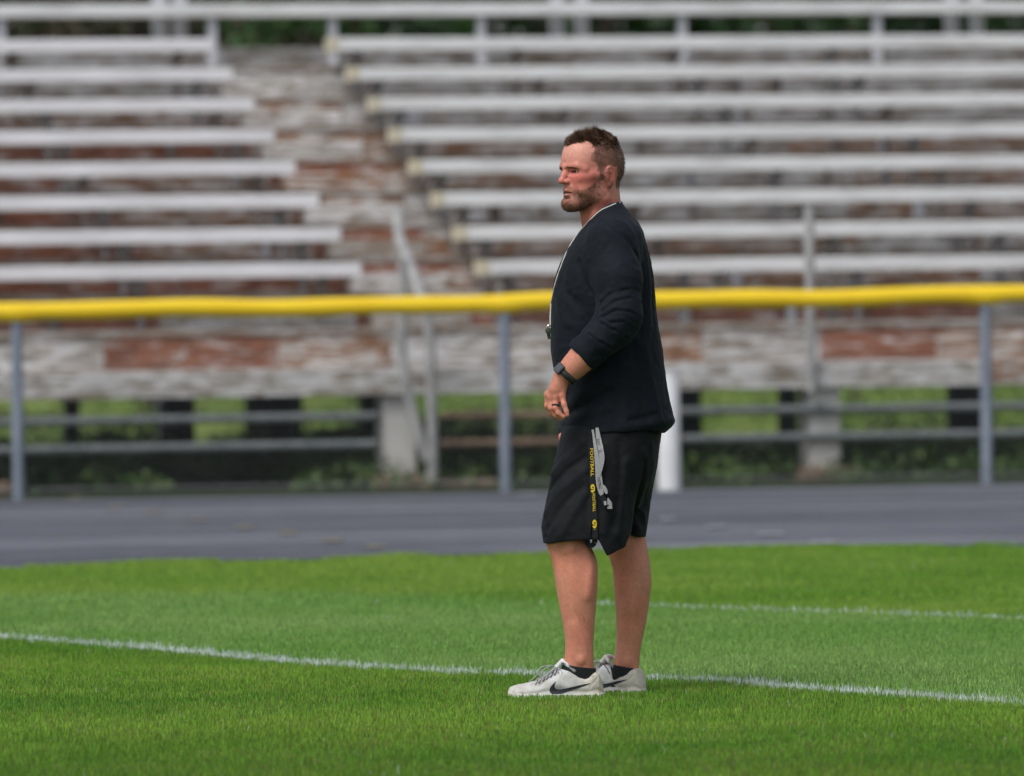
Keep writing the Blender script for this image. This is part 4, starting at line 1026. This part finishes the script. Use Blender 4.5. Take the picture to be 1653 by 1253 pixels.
# ---- SOCKS
m_sock = noisy('black_sock', (.008, .011, .013), (.018, .022, .025), 200, .85)
for (dy, tab) in ((DN, [(1068, 920, 960.8, .0405), (1073, 909, 961, .040), (1080, 906.5, 962.2, .0375), (1092, 903, 963.0, .032), (1104, 900, 963, .028)]), (DF, [(1071, 987, 1033.2, .0405), (1078, 985.5, 1034, .040), (1088, 984, 1034.2, .036), (1100, 982, 1034, .030), (1110, 982, 1033, .027)])):
    G = Grid(axis([(at(895 if dy < 0 else 975, 1080, YC).x, at(970 if dy < 0 else 1042, 1080, YC).x, .0022)]), axis([(YC+dy-.06, YC+dy+.06, .0024)]), axis([(Zw(1112), Zw(1064), .002)]))
    G.loft(rows([(a, b, c, d, dy) for a, b, c, d in tab], 0), 2.1, 0)
    if dy < 0: # cuff tilts down to the back
        x = [at(a, 1075, YC).x for a in (905, 924, 960, 970)]; z = [Zw(v) for v in (1066, 1071, 1076, 1077)]
    else: x = [at(a, 1075, YC).x for a in (980, 986, 1032, 1042)]; z = [Zw(v) for v in (1073.5, 1074.6, 1083, 1084)]
    G.F = np.maximum(G.F, G.z[None, None, :]-np.interp(G.x, x, z).astype(np.float32)[:, None, None])
    v_, q_ = G.mesh(); place('sock', relax(v_, q_), q_, m_sock)

# ---- SHOES (built from the near one's outline; the far shoe is the same shape turned and shifted)
m_upper, nt, p = mat_new('shoe_mesh_upper', .7); a = N(nt, 'ShaderNodeAttribute', attribute_name='col'); v = coords(nt)
dirt = ramp(nt, noise(nt, v, 38, 6, .65), [(.42, (1, 1, 1)), (.72, (.78, .73, .64))])
nt.links.new(mixc(nt, 1.0, a.outputs['Color'], dirt, 'MULTIPLY'), p.inputs['Base Color'])
vo = N(nt, 'ShaderNodeTexVoronoi', Scale=520.0); nt.links.new(v, vo.inputs['Vector']); bump(nt, p, vo.outputs['Distance'], .25, .001)
m_sole = noisy('shoe_sole_foam', (.58, .57, .53), (.72, .70, .66), 60, .7)
m_black = noisy('shoe_black_trim', (.012, .014, .020), (.022, .025, .034), 60, .5)
m_grey = noisy('shoe_grey_trim', (.26, .26, .27), (.36, .36, .37), 80, .7)
m_lace = noisy('shoe_lace', (.34, .34, .36), (.46, .46, .48), 200, .8)
def X_(px): return at(px, 1100, YC).x
DS = DN-.0
def shoe_fields():
    top = [(819, 1119), (821, 1112.5), (824, 1108.8), (835, 1105), (852, 1101.8), (868, 1097.5), (880, 1091), (888, 1086.5), (897, 1082), (905, 1079.5), (916, 1081), (925, 1085.5), (935, 1091), (944, 1094), (950, 1092.5), (956, 1087), (961, 1084.3), (966, 1087), (970, 1096), (973, 1108), (975, 1119)]
    bot = [(819, 1120), (824, 1122.5), (840, 1124.5), (868, 1125), (900, 1124), (930, 1124.5), (960, 1124), (975, 1122)]
    hw = [(819, .008), (822, .022), (828, .034), (840, .043), (855, .048), (872, .049), (890, .046), (910, .042), (935, .039), (955, .038), (966, .033), (972, .022), (975, .010)]
    cv = lambda t: ([X_(a) for a, b in t], [float(at(a, b, YC+DS).z) for a, b in t])
    return cv(top), cv(bot), ([X_(a) for a, b in hw], [b for a, b in hw])
(tx, tz), (bx, bz), (wx_, wz_) = shoe_fields()
def shoe_geo(parent, place_fn, near=True):
    G = Grid(axis([(X_(815), X_(979), .0016)]), axis([(YC+DS-.06, YC+DS+.06, .0018)]), axis([(-.012, Zw(1070), .0016)]))
    Tz = np.interp(G.x, tx, tz)[:, None, None]; Bz = np.interp(G.x, bx, bz)[:, None, None]; Wd = np.interp(G.x, wx_, wz_)[:, None, None]
    Z = G.z[None, None, :]; Y = G.y[None, :, None]-(YC+DS); t = np.clip((Z-Bz)/np.maximum(Tz-Bz, .004), 0, 1.2)
    nar = np.interp(G.x, [X_(890), X_(915)], [.34, .10])[:, None, None]; hw = Wd*(1-nar*t**1.8)-.004*np.exp(-((t-.25)/.12)**2); k = .010
    a = np.abs(Y)-hw; ridge_top = Tz-np.where(G.x[:, None, None] < X_(902), .55*(Y**2)/np.maximum(Wd, .01), .1*(Y**2)/.04); b = Z-ridge_top; c = Bz-Z
    h = np.clip(.5+.5*(a-b)/.016, 0, 1); d = b*(1-h)+a*h+.016*h*(1-h); h = np.clip(.5+.5*(d-c)/.006, 0, 1); d = c*(1-h)+d*h+.006*h*(1-h)
    d = np.maximum(d, np.maximum(X_(820.5)-G.x, G.x-X_(974))[:, None, None]); G.F = d.astype(np.float32)
    # ankle opening
    G.cap((X_(937), YC+DS, Zw(1062)), (X_(940), YC+DS, Zw(1080)), .043, .033, .006, 'carve', flat=((0, 1, 0), 1.32))
    # padded collar
    ri = lambda amp, w_, *p: G.ridge([(X_(x), YC+DS+dd, float(at(x, y, YC+DS).z)) for x, y, dd in p], amp, w_)
    ri(.003, .004, (916, 1082.5, -.034), (930, 1090, -.036), (944, 1095, -.036), (956, 1089.5, -.034))
    for sgn in (-1, 1): ri(-.0026, .003, (900, 1083, .030*sgn), (893, 1092, .038*sgn), (884, 1100, .042*sgn), (874, 1108, .046*sgn)); ri(-.002, .003, (966, 1092, .03*sgn), (955, 1104, .038*sgn), (948, 1116, .04*sgn))
    for x, y in ((842, 1106), (850, 1104), (860, 1102.5)): ri(-.0014, .0035, (x, y, -.035), (x+3, y-3, 0), (x, y, .035))
    Vv, Qq = G.mesh(); Vv = relax(Vv, Qq)
    # colour zones
    c = np.tile(np.array([.60, .60, .59]), (len(Vv), 1)); px = np.interp(Vv[:, 0], [X_(815), X_(980)], [815, 980]); zt = Vv[:, 2]
    yp = np.interp(zt, [Zw(1130), Zw(1060)], [1130, 1060]); 
    w_ = sst(880, 886, px)*sst(930, 918, px)*sst(1107, 1100, yp-(px-905)*.35); c = c*(1-.75*w_[:, None])+np.array([.74, .75, .78])*.75*w_[:, None]
    g1 = np.exp(-(((px-(899+.62*(yp-1100)))/9)**2)-((yp-1106)/5.5)**2); g1 = np.clip(g1*1.3, 0, 1); c = c*(1-g1[:, None]*.8)+np.array([.36, .36, .38])*g1[:, None]*.8
    ta = sst(918, 960, px)*.75; c = c*(1-ta[:, None])+np.array([.60, .55, .47])*ta[:, None]
    tn = np.exp(-((px-872)/26)**2)*sst(1100, 1086, yp+(868-px)*.3); c = c*(1-.35*tn[:, None])+np.array([.40, .40, .42])*.35*tn[:, None]
    tip = sst(826, 822.5, px)*sst(1112, 1117, yp); c = c*(1-tip[:, None])+np.array([.02, .022, .028])*tip[:, None]
    sh = place_fn('shoe', Vv, Qq, m_upper, parent, c)
    # sole
    G = Grid(axis([(X_(815), X_(980), .0018)]), axis([(YC+DS-.062, YC+DS+.062, .002)]), axis([(-.014, .03, .0014)]))
    Wd = np.interp(G.x, wx_, wz_)[:, None, None]; Bz = np.interp(G.x, bx, bz)[:, None, None]; Z = G.z[None, None, :]; Y = G.y[None, :, None]-(YC+DS)
    d = np.maximum(np.maximum(np.abs(Y)-Wd-.0025, Z-Bz-.009), Bz-.005-Z); d = np.maximum(d, np.maximum(X_(820)-G.x, G.x-X_(975))[:, None, None]); G.F = d.astype(np.float32)
    v_, q_ = G.mesh(); place_fn('sole', relax(v_, q_), q_, m_sole, sh)
    B = BVHTree.FromPolygons([tuple(x) for x in Vv], [tuple(q) for q in Qq.tolist()])
    def on(x, y, side=-1, off=.0012):
        o = Vector((X_(x), YC+DS+side*.2, float(at(x, y, YC+DS).z))); h = B.ray_cast(o, Vector((0, -side, 0)))
        return np.array(h[0]+Vector((0, side*off, 0))) if h[0] is not None else np.array(Vector((X_(x), YC+DS, o.z)))
    # curved side mark, both sides
    outer = [(896, 1099.5), (891.5, 1104), (888, 1108.5), (886.3, 1113), (887.2, 1116.6), (890.5, 1119.2), (896, 1120), (905, 1118.8), (918, 1115), (932, 1110.2), (943, 1106.2), (952.5, 1102.6)]
    inner = [(897, 1099.3), (895.3, 1103.2), (894.4, 1107), (895.0, 1109.6), (897.2, 1111.2), (901, 1111.9), (907, 1111.5), (914, 1110.2), (924, 1107.8), (934, 1105.4), (943, 1103.6), (952.5, 1102.0)]
    for side in (-1, 1):
        vv = []; qq = []; n = 5
        for (a, b), (c_, d_) in zip(outer, inner):
            for i in range(n): s_ = i/(n-1); vv.append(on(a+(c_-a)*s_, b+(d_-b)*s_, side))
        for i in range(len(outer)-1):
            for j in range(n-1): q = [i*n+j, i*n+j+1, (i+1)*n+j+1, (i+1)*n+j]; qq.append(q if side < 0 else q[::-1])
        place_fn('side_emblem', np.array(vv), np.array(qq), m_black, sh)
    # tongue with its tab
    G = Grid(axis([(X_(880), X_(936), .0016)]), axis([(YC+DS-.04, YC+DS+.04, .0018)]), axis([(Zw(1100), Zw(1056), .0016)]))
    z_at = lambda x, y: float(at(x, y, YC+DS).z)
    A = (X_(890), YC+DS, z_at(890, 1086)); Bp = (X_(908), YC+DS, z_at(908, 1067))
    for sy in (-.014, .014): G.cap((A[0], A[1]+sy, A[2]), (Bp[0], Bp[1]+sy, Bp[2]), .0075, .0075, .006)
    G.cap(A, Bp, .0085, .0080, .006)
    for sy in (-1, 1): G.cap((X_(911), YC+DS+sy*.022, z_at(911, 1069)), (X_(927), YC+DS+sy*.033, z_at(927, 1082)), .006, .006, .006)
    v_, q_ = G.mesh(); px = np.interp(v_[:, 0], [X_(815), X_(980)], [815, 980]); yp = np.interp(v_[:, 2], [Zw(1130), Zw(1060)], [1130, 1060])
    wt = sst(1079, 1075, yp-(px-905)*.6)*sst(919, 915, px); c = np.array([.30, .30, .31])*(1-wt[:, None])+np.array([.74, .75, .78])*wt[:, None]
    tg = place_fn('tongue', relax(v_, q_), q_, m_upper, sh, c)
    # small woven mark on the tab
    Bt = BVHTree.FromPolygons([tuple(x) for x in v_], [tuple(q) for q in q_.tolist()])
    vv = []; qq = []
    for (x0, y0, x1, y1, th) in ((906.5, 1068.5, 908.2, 1072.5, 1.4), (909.5, 1069, 909.2, 1073.5, 1.2), (911.5, 1070, 913.8, 1072.0, 1.2), (907.5, 1074, 912.6, 1075.6, 1.0)):
        b = len(vv)
        for (x, y) in ((x0-th/2, y0), (x0+th/2, y0), (x1+th/2, y1), (x1-th/2, y1)):
            h = Bt.ray_cast(Vector((X_(x), YC+DS-.2, z_at(x, y))), Vector((0, 1, 0))); vv.append(np.array(h[0]+Vector((0, -.0008, 0))) if h[0] is not None else np.array((X_(x), YC+DS-.03, z_at(x, y))))
        qq.append([b, b+1, b+2, b+3])
    place_fn('tab_mark', np.array(vv), np.array(qq), m_black, tg)
    # laces
    def tb(ptsl, r=.0019, name='lace'):
        g = MB(); pts = [Vector((X_(x), YC+DS+dd, z_at(x, y))) for x, y, dd in ptsl]
        # smooth
        out = []
        for i in range(len(pts)-1):
            p0 = pts[max(i-1, 0)]; p1 = pts[i]; p2 = pts[i+1]; p3 = pts[min(i+2, len(pts)-1)]
            for s_ in range(5):
                t_ = s_/5; out.append(.5*((2*p1)+(p2-p0)*t_+(2*p0-5*p1+4*p2-p3)*t_*t_+(3*p1-p0-3*p2+p3)*t_**3))
        out.append(pts[-1]); g.tube(out, r, 7); v_ = np.array(g.v); fq = np.array([f for f in g.f if len(f) == 4]); place_fn(name, v_, fq, m_lace, sh)
    for i in range(6):
        x = 866+i*6.2; y = np.interp(x, [866, 880, 888, 900], [1098, 1090.5, 1086, 1079])-.6
        tb([(x-2, y+7, -.034), (x, y+1.5, -.024), (x+1.5, y-1.2, -.004), (x+4.5, y-2.5, .022)], .0021); tb([(x-2, y+7, .034), (x, y+1.5, .024), (x+2, y-1.0, .0), (x+4.5, y-.5, -.022), (x+3, y+5, -.033)], .0021)
    tb([(897, 1077, -.012), (890, 1074, -.02), (880, 1074.6, -.022), (871, 1079, -.024), (867, 1088, -.026), (860, 1095, -.030), (853, 1100.5, -.034)], .0017)
    tb([(898, 1078, -.012), (890, 1083, -.03), (880, 1090, -.036), (872, 1097, -.04), (866, 1101, -.042)], .0018)
    tb([(899, 1077, .012), (888, 1076, .022), (878, 1082, .030), (872, 1093, .034)], .0017)
    tb([(899, 1077, -.01), (904, 1080, -.026), (907, 1086, -.037)], .0018)
    return sh
m_tri = lambda *a: None
def near_place(name, v_, q_, mat, parent, c=None): return place(name, v_, q_, mat, parent, cols=c)
shoe_geo(MAN, near_place)
# far shoe: same shoe, its pixels shifted 68 to the right, lifted a little and set 0.21 m deeper
def far_xf(v_):
    v_ = np.asarray(v_, float).copy(); c = np.array([X_(938), YC+DS, 0]); r = v_-c; r[:, 1] *= -1; a = math.radians(-30); q = r.copy()
    q[:, 0] = r[:, 0]*math.cos(a)-r[:, 1]*math.sin(a); q[:, 1] = r[:, 0]*math.sin(a)+r[:, 1]*math.cos(a)
    return q+c+np.array([(1009-938)/FPX*YC, DF-DN, 0.0])
def far_place(name, v_, q_, mat, parent, c=None): return place(name, far_xf(v_), np.asarray(q_)[:, ::-1], mat, parent, cols=c)
shoe_geo(MAN, far_place)
# loose lace loop standing between the shoes
g = MB(); lp = [(958, 1070, -.02), (966, 1069, .0), (974, 1072, .03), (980, 1079, .06), (984, 1087, .08)]
g.tube([Vector(P3(*q))-base for q in lp], .0018, 7); g.build('lace_loop', m_lace, MAN, True)

# ---- WRISTWATCH and RING
m_wband = noisy('watch_band', (.018, .020, .020), (.035, .038, .038), 120, .55)
m_wcase, nt, p = mat_new('watch_case', .25, (.10, .105, .12)); p.inputs['Metallic'].default_value = .8
m_wglass, nt, p = mat_new('watch_glass', .16, (.075, .08, .10))
ax = np.array(P3(905, 614, -.245)-P3(921, 597, -.247)); ax /= np.linalg.norm(ax); wc = P3(913.5, 604, -.245)
e1 = np.array([-1., 0, -.0]); e1 -= ax*(e1@ax); e1 /= np.linalg.norm(e1); e2 = np.cross(ax, e1)
if e2[1] > 0: e2 = -e2
vv = []; qq = []; n = 48
for i in range(n):
    a = 2*math.pi*i/n; rr_ = e1*math.cos(a)*.0375+e2*math.sin(a)*.0370
    for (h, o) in ((-.0105, 0), (-.0105, .0022), (.0105, .0022), (.0105, 0)): vv.append(wc+ax*h+rr_*(1+o/.033))
for i in range(n):
    j = (i+1) % n
    for k in range(4): k2 = (k+1) % 4; qq.append([i*4+k, i*4+k2, j*4+k2, j*4+k])
watch = place('wristwatch', np.array(vv), np.array(qq), m_wband)
nf = e1*.72+e2*.69; nf /= np.linalg.norm(nf); tf = np.cross(ax, nf); fc = wc+nf*.0400
def slab(name, mat, parent, c, u, hu, v__, hv, nrm, th, r=.006):
    pts = []
    for sx, sy, a0 in ((1, 1, 0), (-1, 1, 90), (-1, -1, 180), (1, -1, 270)):
        for k in range(6): an = math.radians(a0+18*k); pts.append(((hu-r)*sx+r*math.cos(an), (hv-r)*sy+r*math.sin(an)))
    m_ = len(pts); W = [c+u*a+v__*b-nrm*th/2 for a, b in pts]+[c+u*a+v__*b+nrm*th/2 for a, b in pts]+[c+u*a*.9+v__*b*.9+nrm*(th/2+.0012) for a, b in pts]
    W = np.array(W)-BASE; me = bpy.data.meshes.new(name); f = [tuple(range(m_-1, -1, -1)), tuple(range(2*m_, 3*m_))]
    for L in (0, m_): f += [(L+i, L+(i+1) % m_, L+m_+(i+1) % m_, L+m_+i) for i in range(m_)]
    me.from_pydata([tuple(x) for x in W], [], f); me.update(); return link(name, me, mat, parent)
slab('watch_case', m_wcase, watch, fc, ax, .0170, tf, .0150, nf, .0095)
slab('watch_screen', m_wglass, watch, fc+nf*.0056, ax, .0150, tf, .0125, nf, .0010, .004)
rc = P3(896.8, 655.5, -.256); ra = FI[2][1][0]-FI[2][0][0]; ra /= np.linalg.norm(ra); u1 = np.cross(ra, (0, 1, 0)); u1 /= np.linalg.norm(u1); u2 = np.cross(ra, u1)
rc = FI[2][0][0]+(FI[2][1][0]-FI[2][0][0])*.80
g = MB(); 
for s_ in (-.0016, .0, .0016): g.tube([Vector(rc+ra*s_+(u1*math.cos(a)+u2*math.sin(a))*.0114-BASE) for a in np.linspace(0, 2*math.pi, 25)[:-1]], .0014, 6, closed=True)
g.build('finger_ring', m_black, MAN, True)

# ---- WHISTLE on its white cord
m_cord = noisy('white_cord', (.60, .58, .54), (.72, .70, .66), 200, .8)
wh = P3(886.3, 533, -.005)
WH = empty('whistle', wh, label='small dark whistle with a silver ring hanging on a thin pale cord at his chest', cat='whistle')
near_c = [(999.5, 325.5), (990, 328), (981, 332), (970.6, 336.5), (962, 343), (954, 351), (945, 360), (937, 368.5), (928, 380.5), (920, 392.5), (911, 410), (904.5, 427), (898, 445), (893.5, 461)]
def surf_front(px, py):
    # the outermost point of the shirt's chest at this height, walking in from the left
    for x in np.arange(px-6, px+8, .5):
        d = ray(x, py).normalized(); h = shirtB.ray_cast(CAM, d)
        if h[0] is not None: return Vector(h[0])+Vector((-.0025, -.001, 0)), x
    return Vector(P3(px, py, -.03)), px
cp = []
for x, y in near_c:
    d = ray(x+1.5, y+1.5).normalized(); h = shirtB.ray_cast(CAM, d)
    cp.append((h[0]-d*.003) if h[0] is not None else Vector(P3(x, y, -.04)))
for x, y in ((890, 490), (888, 512), (887, 524)):
    q, xx = surf_front(x, y); cp.append(q)
cp.append(wh+(0, 0, .014)) if False else cp.append(Vector(wh)+Vector((0, 0, .014)))
g = MB(); g.tube([p-Vector(wh) for p in cp], .0021, 8)
far_c = [Vector((p.x+.006, 2*YC-p.y, p.z)) for p in cp[1:-1]]; far_c = [Vector((q.x+.010, q.y, q.z-.004)) for q in far_c]
g.tube([cp[0]-Vector(wh)]+[p-Vector(wh) for p in far_c]+[Vector((0, 0, .014))], .0021, 8); g.build('neck_cord', m_cord, WH, True)
m_chrome, nt, p = mat_new('ring_steel', .25, (.75, .75, .72)); p.inputs['Metallic'].default_value = .9
m_wgreen = noisy('whistle_body', (.02, .05, .03), (.06, .075, .04), 60, .4)
g = MB(); g.tube([Vector((.0+.006*math.cos(a), .0, .010+.006*math.sin(a))) for a in np.linspace(0, 2*math.pi, 17)[:-1]], .0014, 6, closed=True); g.build('split_ring', m_chrome, WH, True)
g = MB(); g.tube([(-.002, -.010, -.002), (-.002, -.009, -.002), (-.002, .009, -.002), (-.002, .010, -.002)], [.008, .0105, .0105, .008], 18); g.tube([(-.003, 0, -.004), (-.001, 0, -.020), (.001, 0, -.030)], [.0065, .0055, .0045], 10); g.build('whistle_body', m_wgreen, WH, True)

# ---- LANYARDS hanging from the waistband over the hip
m_lblk = noisy('black_strap', (.004, .005, .007), (.007, .008, .011), 200, .85)
m_lgry = noisy('grey_strap', (.30, .30, .315), (.40, .40, .415), 200, .7)
m_lyel = noisy('yellow_print', (.75, .52, .015), (.85, .62, .03), 300, .6)
m_ltxt = noisy('dark_print', (.03, .035, .04), (.06, .065, .07), 200, .7)
def ribbon(name, pts, wds, mat, parent, off=.005, th=.0012, org=None, under=None):
    """strap following photo points over the clothes; wds: half widths in photo px"""
    C = [Vector(onto(x, y, (shortB,), off)) for x, y in pts]
    # keep depth smooth
    ys = np.array([c.y for c in C]); 
    for _ in range(8): ys[1:-1] = np.minimum(ys[1:-1], (ys[:-2]+ys[2:])/2)
    if under is not None: ys = np.interp([q_[1] for q_ in pts], under[0], under[1])+.0035
    V_ = []; n = len(pts)
    for i, (x, y) in enumerate(pts):
        x0, y0 = pts[max(i-1, 0)]; x1, y1 = pts[min(i+1, n-1)]; t = np.array([x1-x0, y1-y0], float); t /= np.linalg.norm(t); nn = np.array([-t[1], t[0]])
        for s_, dy in ((-1, 0), (1, 0), (1, th), (-1, th)):
            wv = np.interp(i/(n-1), np.linspace(0, 1, len(wds)), wds) if isinstance(wds, (list, tuple)) else wds
            V_.append(np.array(at(x+nn[0]*wv*s_, y+nn[1]*wv*s_, ys[i]+dy)))
    q = []
    for i in range(n-1):
        for k in range(4): k2 = (k+1) % 4; q.append([i*4+k, (i+1)*4+k, (i+1)*4+k2, i*4+k2])
    q += [[0, 1, 2, 3], [(n-1)*4+3, (n-1)*4+2, (n-1)*4+1, (n-1)*4]]
    me = np_mesh(name, np.array(V_)-np.array(org), np.array(q), False); STRAP[name] = ([q_[1] for q_ in pts], ys); return link(name, me, mat, parent), C, ys
def interp_pts(p, m=6):
    out = []
    for i in range(len(p)-1):
        p0 = np.array(p[max(i-1, 0)], float); p1 = np.array(p[i], float); p2 = np.array(p[i+1], float); p3 = np.array(p[min(i+2, len(p)-1)], float)
        for s_ in range(m):
            t_ = s_/m; out.append(tuple(.5*((2*p1)+(p2-p0)*t_+(2*p0-5*p1+4*p2-p3)*t_*t_+(3*p1-p0-3*p2+p3)*t_**3)))
    out.append(tuple(map(float, p[-1]))); return out
STRAP = {}; CUR = [None]
lorg = Vector(onto(955, 700, (shortB,), .005))
LB = empty('lanyard', lorg, label='black lanyard printed in yellow hanging at his hip down to the hem of the shorts', cat='lanyard')
LG = empty('lanyard', lorg, label='grey lanyard with dark print folded beside the longer black one at his hip', cat='lanyard')
bp_ = interp_pts([(954, 694), (953.5, 715), (954, 740), (956, 770), (958, 800), (959.5, 830), (960.5, 855), (960.5, 868), (959.5, 876), (956, 880.5), (951.5, 880), (948.5, 875), (948, 866), (950, 850), (952, 830), (952, 790), (953, 700)], 5)
ribbon('strap', bp_[:41], 4.4, m_lblk, LB, .0085, org=lorg); CUR[0] = STRAP['strap']; ribbon('strap', bp_[40:], 4.0, m_lblk, LB, .0045, org=lorg, under=CUR[0])
def onstrap(x, y, off):
    py_, yy = CUR[0]; return np.array([0, np.interp(y, py_, yy)-.0012, 0])
def emblem(cx, cy, parent, rx=3.7, ry=7.0):
    V_ = []; q = []; n = 22
    for ring in (1.0, .45):
        for i in range(n): a = 2*math.pi*i/n; V_.append((cx+rx*ring*math.cos(a)+(.6 if ring < 1 else 0), cy+ry*ring*math.sin(a)))
    for i in range(n):
        if i in (9, 10, 11): continue
        j = (i+1) % n; q.append([i, j, n+j, n+i])
    b = len(V_); V_ += [(cx-rx*.9, cy-1.6), (cx+rx*.5, cy-.2), (cx+rx*.5, cy+1.7), (cx-rx*.9, cy+.3)]; q.append([b, b+1, b+2, b+3])
    yy = onstrap(cx, cy, .0112)[1]; W = np.array([np.array(at(x, y, yy)) for x, y in V_]); me = np_mesh('printed_emblem', W-np.array(lorg), np.array(q), False); link('printed_emblem', me, m_lyel, parent)
def text(word, x0, y0, x1, y1, h, mat, parent, off):
    """a word printed along the strap from (x0,y0) to (x1,y1)"""
    cu = bpy.data.curves.new('txt', 'FONT'); cu.body = word; cu.size = 1; cu.resolution_u = 2; cu.offset = .012
    ob = bpy.data.objects.new('txt', cu); COL.objects.link(ob); dg = bpy.context.evaluated_depsgraph_get(); me = bpy.data.meshes.new_from_object(ob.evaluated_get(dg)); bpy.data.objects.remove(ob)
    n = len(me.vertices); co = np.zeros(n*3); me.vertices.foreach_get('co', co); co = co.reshape(-1, 3); co[:, 0] -= co[:, 0].min(); co[:, 0] /= co[:, 0].max(); co[:, 1] = (co[:, 1]-co[:, 1].min())/np.ptp(co[:, 1])-.5
    t = np.array([x1-x0, y1-y0], float); nn = np.array([-t[1], t[0]])/np.linalg.norm(t); ya = onstrap(x0, y0, off)[1]; yb = onstrap(x1, y1, off)[1]
    W = [np.array(at(x0+t[0]*a-nn[0]*b*h, y0+t[1]*a-nn[1]*b*h, ya+(yb-ya)*a)) for a, b in co[:, :2]]
    W = np.array(W)-np.array(lorg); me.vertices.foreach_set('co', W.ravel().astype(np.float32)); me.name = 'printed_word'; me.materials.clear(); link('printed_word', me, mat, parent)
text('FOOTBALL', 955, 724, 956.5, 769, 5.4, m_lyel, LB, .0114)
emblem(956.6, 788.5, LB); text('FOOTBALL', 958.3, 797, 959.4, 826, 4.6, m_lyel, LB, .0114)
emblem(959.6, 846, LB); text('FOOTBALL', 959.9, 854, 961, 876, 3.8, m_lyel, LB, .0114)
gA = interp_pts([(956.6, 693.5), (958.5, 705), (961, 722), (964, 745), (966.5, 770), (968, 783), (970.5, 796), (972.6, 801)], 5)
ribbon('strap', gA, [1.8, 2.0, 2.6, 4.0, 5.2, 5.2, 3.8, 1.2], m_lgry, LG, .0135, org=lorg)
gB = interp_pts([(963.5, 690.5), (966, 706), (969, 722), (971.5, 738), (970.5, 752), (968, 768)], 5)
CUR_A = STRAP['strap']
ribbon('strap', gB, [2.4, 3.8, 4.4, 4.4, 3.4, 1.0], m_lgry, LG, .0165, org=lorg)
CUR[0] = STRAP['strap']
text('FOOTBALL', 965, 709, 969.2, 731, 4.6, m_ltxt, LG, .0185)
CUR[0] = CUR_A
text('FOOTBALL', 965.8, 771, 969.6, 789, 4.8, m_ltxt, LG, .0160)
gC = interp_pts([(970, 786), (974, 785), (977.5, 792), (979.5, 797.5)], 4)
ribbon('strap', gC, [1.4, 2.4, 3.0, 1.2], m_lgry, LG, .016, org=lorg)
gD = interp_pts([(970, 800), (974, 806), (977, 812), (979, 818)], 4)
ribbon('clip_strap', gD, 4.2, m_lblk, LG, .014, org=lorg)
gE = [(981.2, 804), (984, 812), (984.5, 821.5)]
ribbon('strap_end', gE, [.8, 3.8, 4.0], m_lgry, LG, .016, org=lorg)
gF = [(976.5, 809), (977.2, 815.5)]
ribbon('strap_tag', gF, 2.0, m_lgry, LG, .018, org=lorg)
